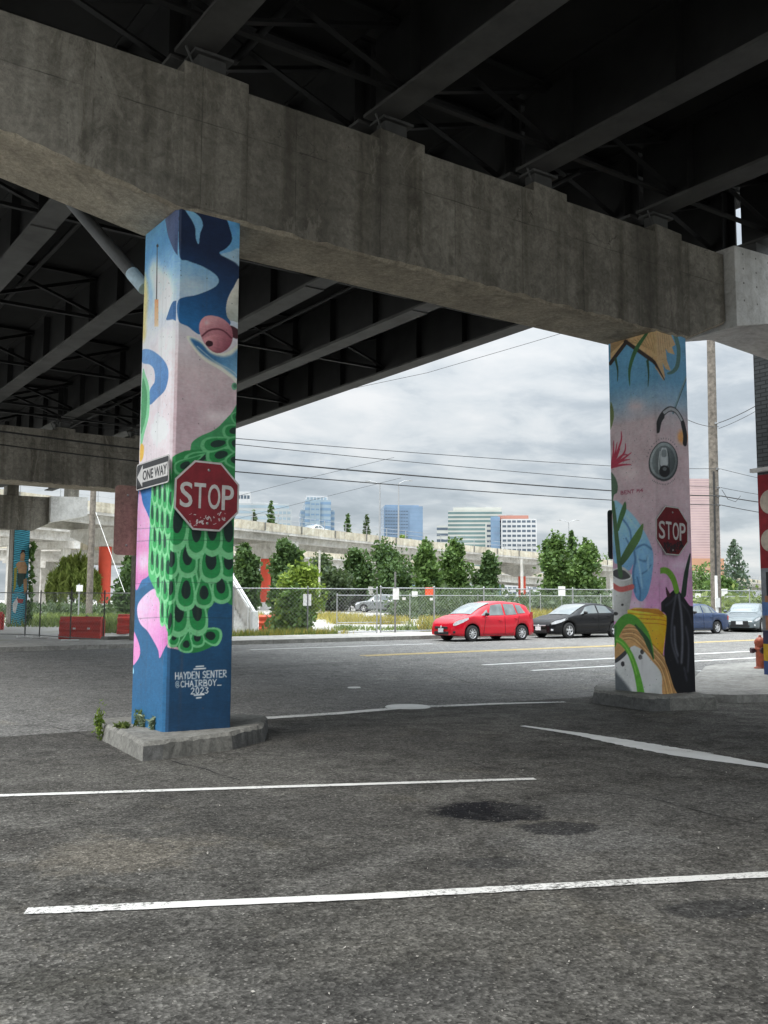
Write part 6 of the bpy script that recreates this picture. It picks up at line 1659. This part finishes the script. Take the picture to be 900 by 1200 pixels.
# ------------------------------------------------------------------ distant office buildings
def glassm(n_, c_, r=.12): return simple(n_, c_, r, 0, .25, .05, 0, .8)
BM = {'blue': glassm('blue_tower_glass', (.17, .25, .36)), 'pale': glassm('pale_tower_glass', (.26, .33, .38)), 'grey': simple('grey_cladding', (.34, .37, .38), .5, 0, .1, .05), 'dark': glassm('dark_office_window', (.075, .10, .13)), 'green': glassm('green_office_glass', (.13, .20, .20)), 'cream': simple('cream_cladding', (.44, .45, .42), .6, 0, .1, .05),
      'brown': simple('brown_roof', (.36, .17, .13), .7, 0, .1, .05), 'pink': simple('pink_granite', (.44, .325, .315), .5, 0, .08, .05), 'pinkw': glassm('pink_tower_window', (.40, .30, .31)), 'white': simple('white_cladding', (.50, .51, .52), .5, 0, .1, .05), 'midblue': glassm('mid_blue_glass', (.16, .25, .36)), 'orange': simple('orange_brick_base', (.42, .23, .14), .7, 0, .1, .1)}
def tower(label, vols, d, rot=0.0):
    """vols: (px0, px1, ytop, ybot, depth offset, depth, body, band, rows, band share, columns)"""
    pc = P((vols[0][0] + vols[0][1]) / 2, 700, d); e = empty('office_building', (pc[0], pc[1], 0), label, 'office building', 'office towers behind the viaduct')
    R3 = Matrix.Rotation(-YAW + rot, 3, 'Z'); s = d / FPX
    for (x0, x1, yt, yb, off, dep, body, bandm, rows, share, ncol) in vols:
        cx = (x0 + x1) / 2; c = P(cx, 700, d); w = (x1 - x0) * s / (abs(math.cos(rot)) + .25 * abs(math.sin(rot))); zt = P(cx, yt, d)[2]; zb = 0.0 if yb is None else P(cx, yb, d)[2]
        o = np.array([c[0], c[1], 0]) + HD * (off + dep / 2)
        m = MB(); m.box((o[0], o[1], (zt + zb) / 2), (w, dep, zt - zb), 0, R3); part(m, 'body', BM[body], e)
        rows = int(rows * (2.2 if yb is None else 1)); fh = (zt - max(zb, 6)) / max(rows, 1)
        for k in range(rows):
            zc_ = zt - fh * (k + .55)
            m = MB(); m.box((o[0], o[1], zc_), (w + .12, dep + .12, fh * share), 0, R3)
            part(m, 'window_band', BM[bandm], e)
        if ncol:
            for k in range(ncol + 1):
                q = R3 @ Vector((-w / 2 + w * k / ncol, 0, 0)); m = MB(); m.box((o[0] + q.x, o[1] + q.y, (zt + zb) / 2), (w / ncol * .22, dep + .5, zt - zb - .3), 0, R3)
                part(m, 'fin', BM[body], e)
    return e
tower('pale stepped glass tower with a light crown, left of the two conifers', [(352, 383, 586, None, -1, 32, 'pale', 'midblue', 8, .45, 0), (347, 388, 597, None, 3, 24, 'pale', 'midblue', 8, .5, 0), (355, 380, 580, 586, 4, 14, 'white', 'pale', 1, .5, 6), (362, 373, 588, None, -2.5, 8, 'pale', 'midblue', 9, .3, 2)], 520, .12)
tower('blue mirrored glass tower behind the lamp posts', [(446, 493, 593, None, 0, 26, 'blue', 'midblue', 11, .16, 0), (448, 489, 591.2, 594, 3, 20, 'midblue', 'blue', 1, .3, 0), (450, 478, 597, 632, -.6, 4, 'blue', 'dark', 9, .22, 9)], 480, .10)
tower('pale green banded wide office block', [(528, 592, 598.5, None, 0, 30, 'cream', 'green', 10, .56, 0), (534, 592, 593.5, 598.5, 4, 22, 'cream', 'cream', 1, .2, 0), (548, 560, 591.6, 593.4, 8, 8, 'grey', 'grey', 1, .2, 0), (572, 580, 592, 593.4, 8, 8, 'white', 'white', 1, .2, 0)], 470, -.08)
tower('office block with a brown roof and gridded windows', [(590, 630, 610, None, -8, 30, 'white', 'dark', 8, .5, 7), (573, 600, 613, None, -1, 24, 'cream', 'dark', 7, .45, 4), (596, 604, 602.6, 604.4, 2, 8, 'grey', 'grey', 1, .2, 0), (586, 622, 604.5, 610, -2, 18, 'brown', 'brown', 1, .2, 0), (576, 587, 606, None, -3, 10, 'midblue', 'blue', 6, .3, 0)], 440, -.10)
tower('long low grey glass office behind the left conifers', [(270, 334, 590, None, 0, 30, 'grey', 'pale', 8, .5, 0), (318, 338, 598, None, -4, 22, 'grey', 'pale', 7, .45, 4), (292, 322, 588.8, 590.2, 2, 16, 'white', 'grey', 1, .2, 0)], 460, .1)
tower('dark striped slab tower just right of the first stop sign', [(270, 289, 576, None, 0, 20, 'white', 'dark', 5, .35, 5)], 600, .1)
tower('small grey block left of the pale green banded office', [(514, 527, 616, None, 0, 20, 'cream', 'dark', 6, .45, 0)], 560, -.1)
tower('tall pink granite tower right of the bucket column', [(796, 846, 561, None, 0, 36, 'pink', 'pinkw', 22, .42, 0), (840, 848, 563, None, 6, 24, 'pink', 'pink', 1, .1, 0), (800, 846, 655, None, -6, 8, 'orange', 'orange', 1, .2, 0)], 620, .0)
0 and tower('low pale blue windowed hall below the viaducts at the far left', [(20, 118, 621, None, 0, 20, 'white', 'blue', 3, .4, 14)], 210, 0)
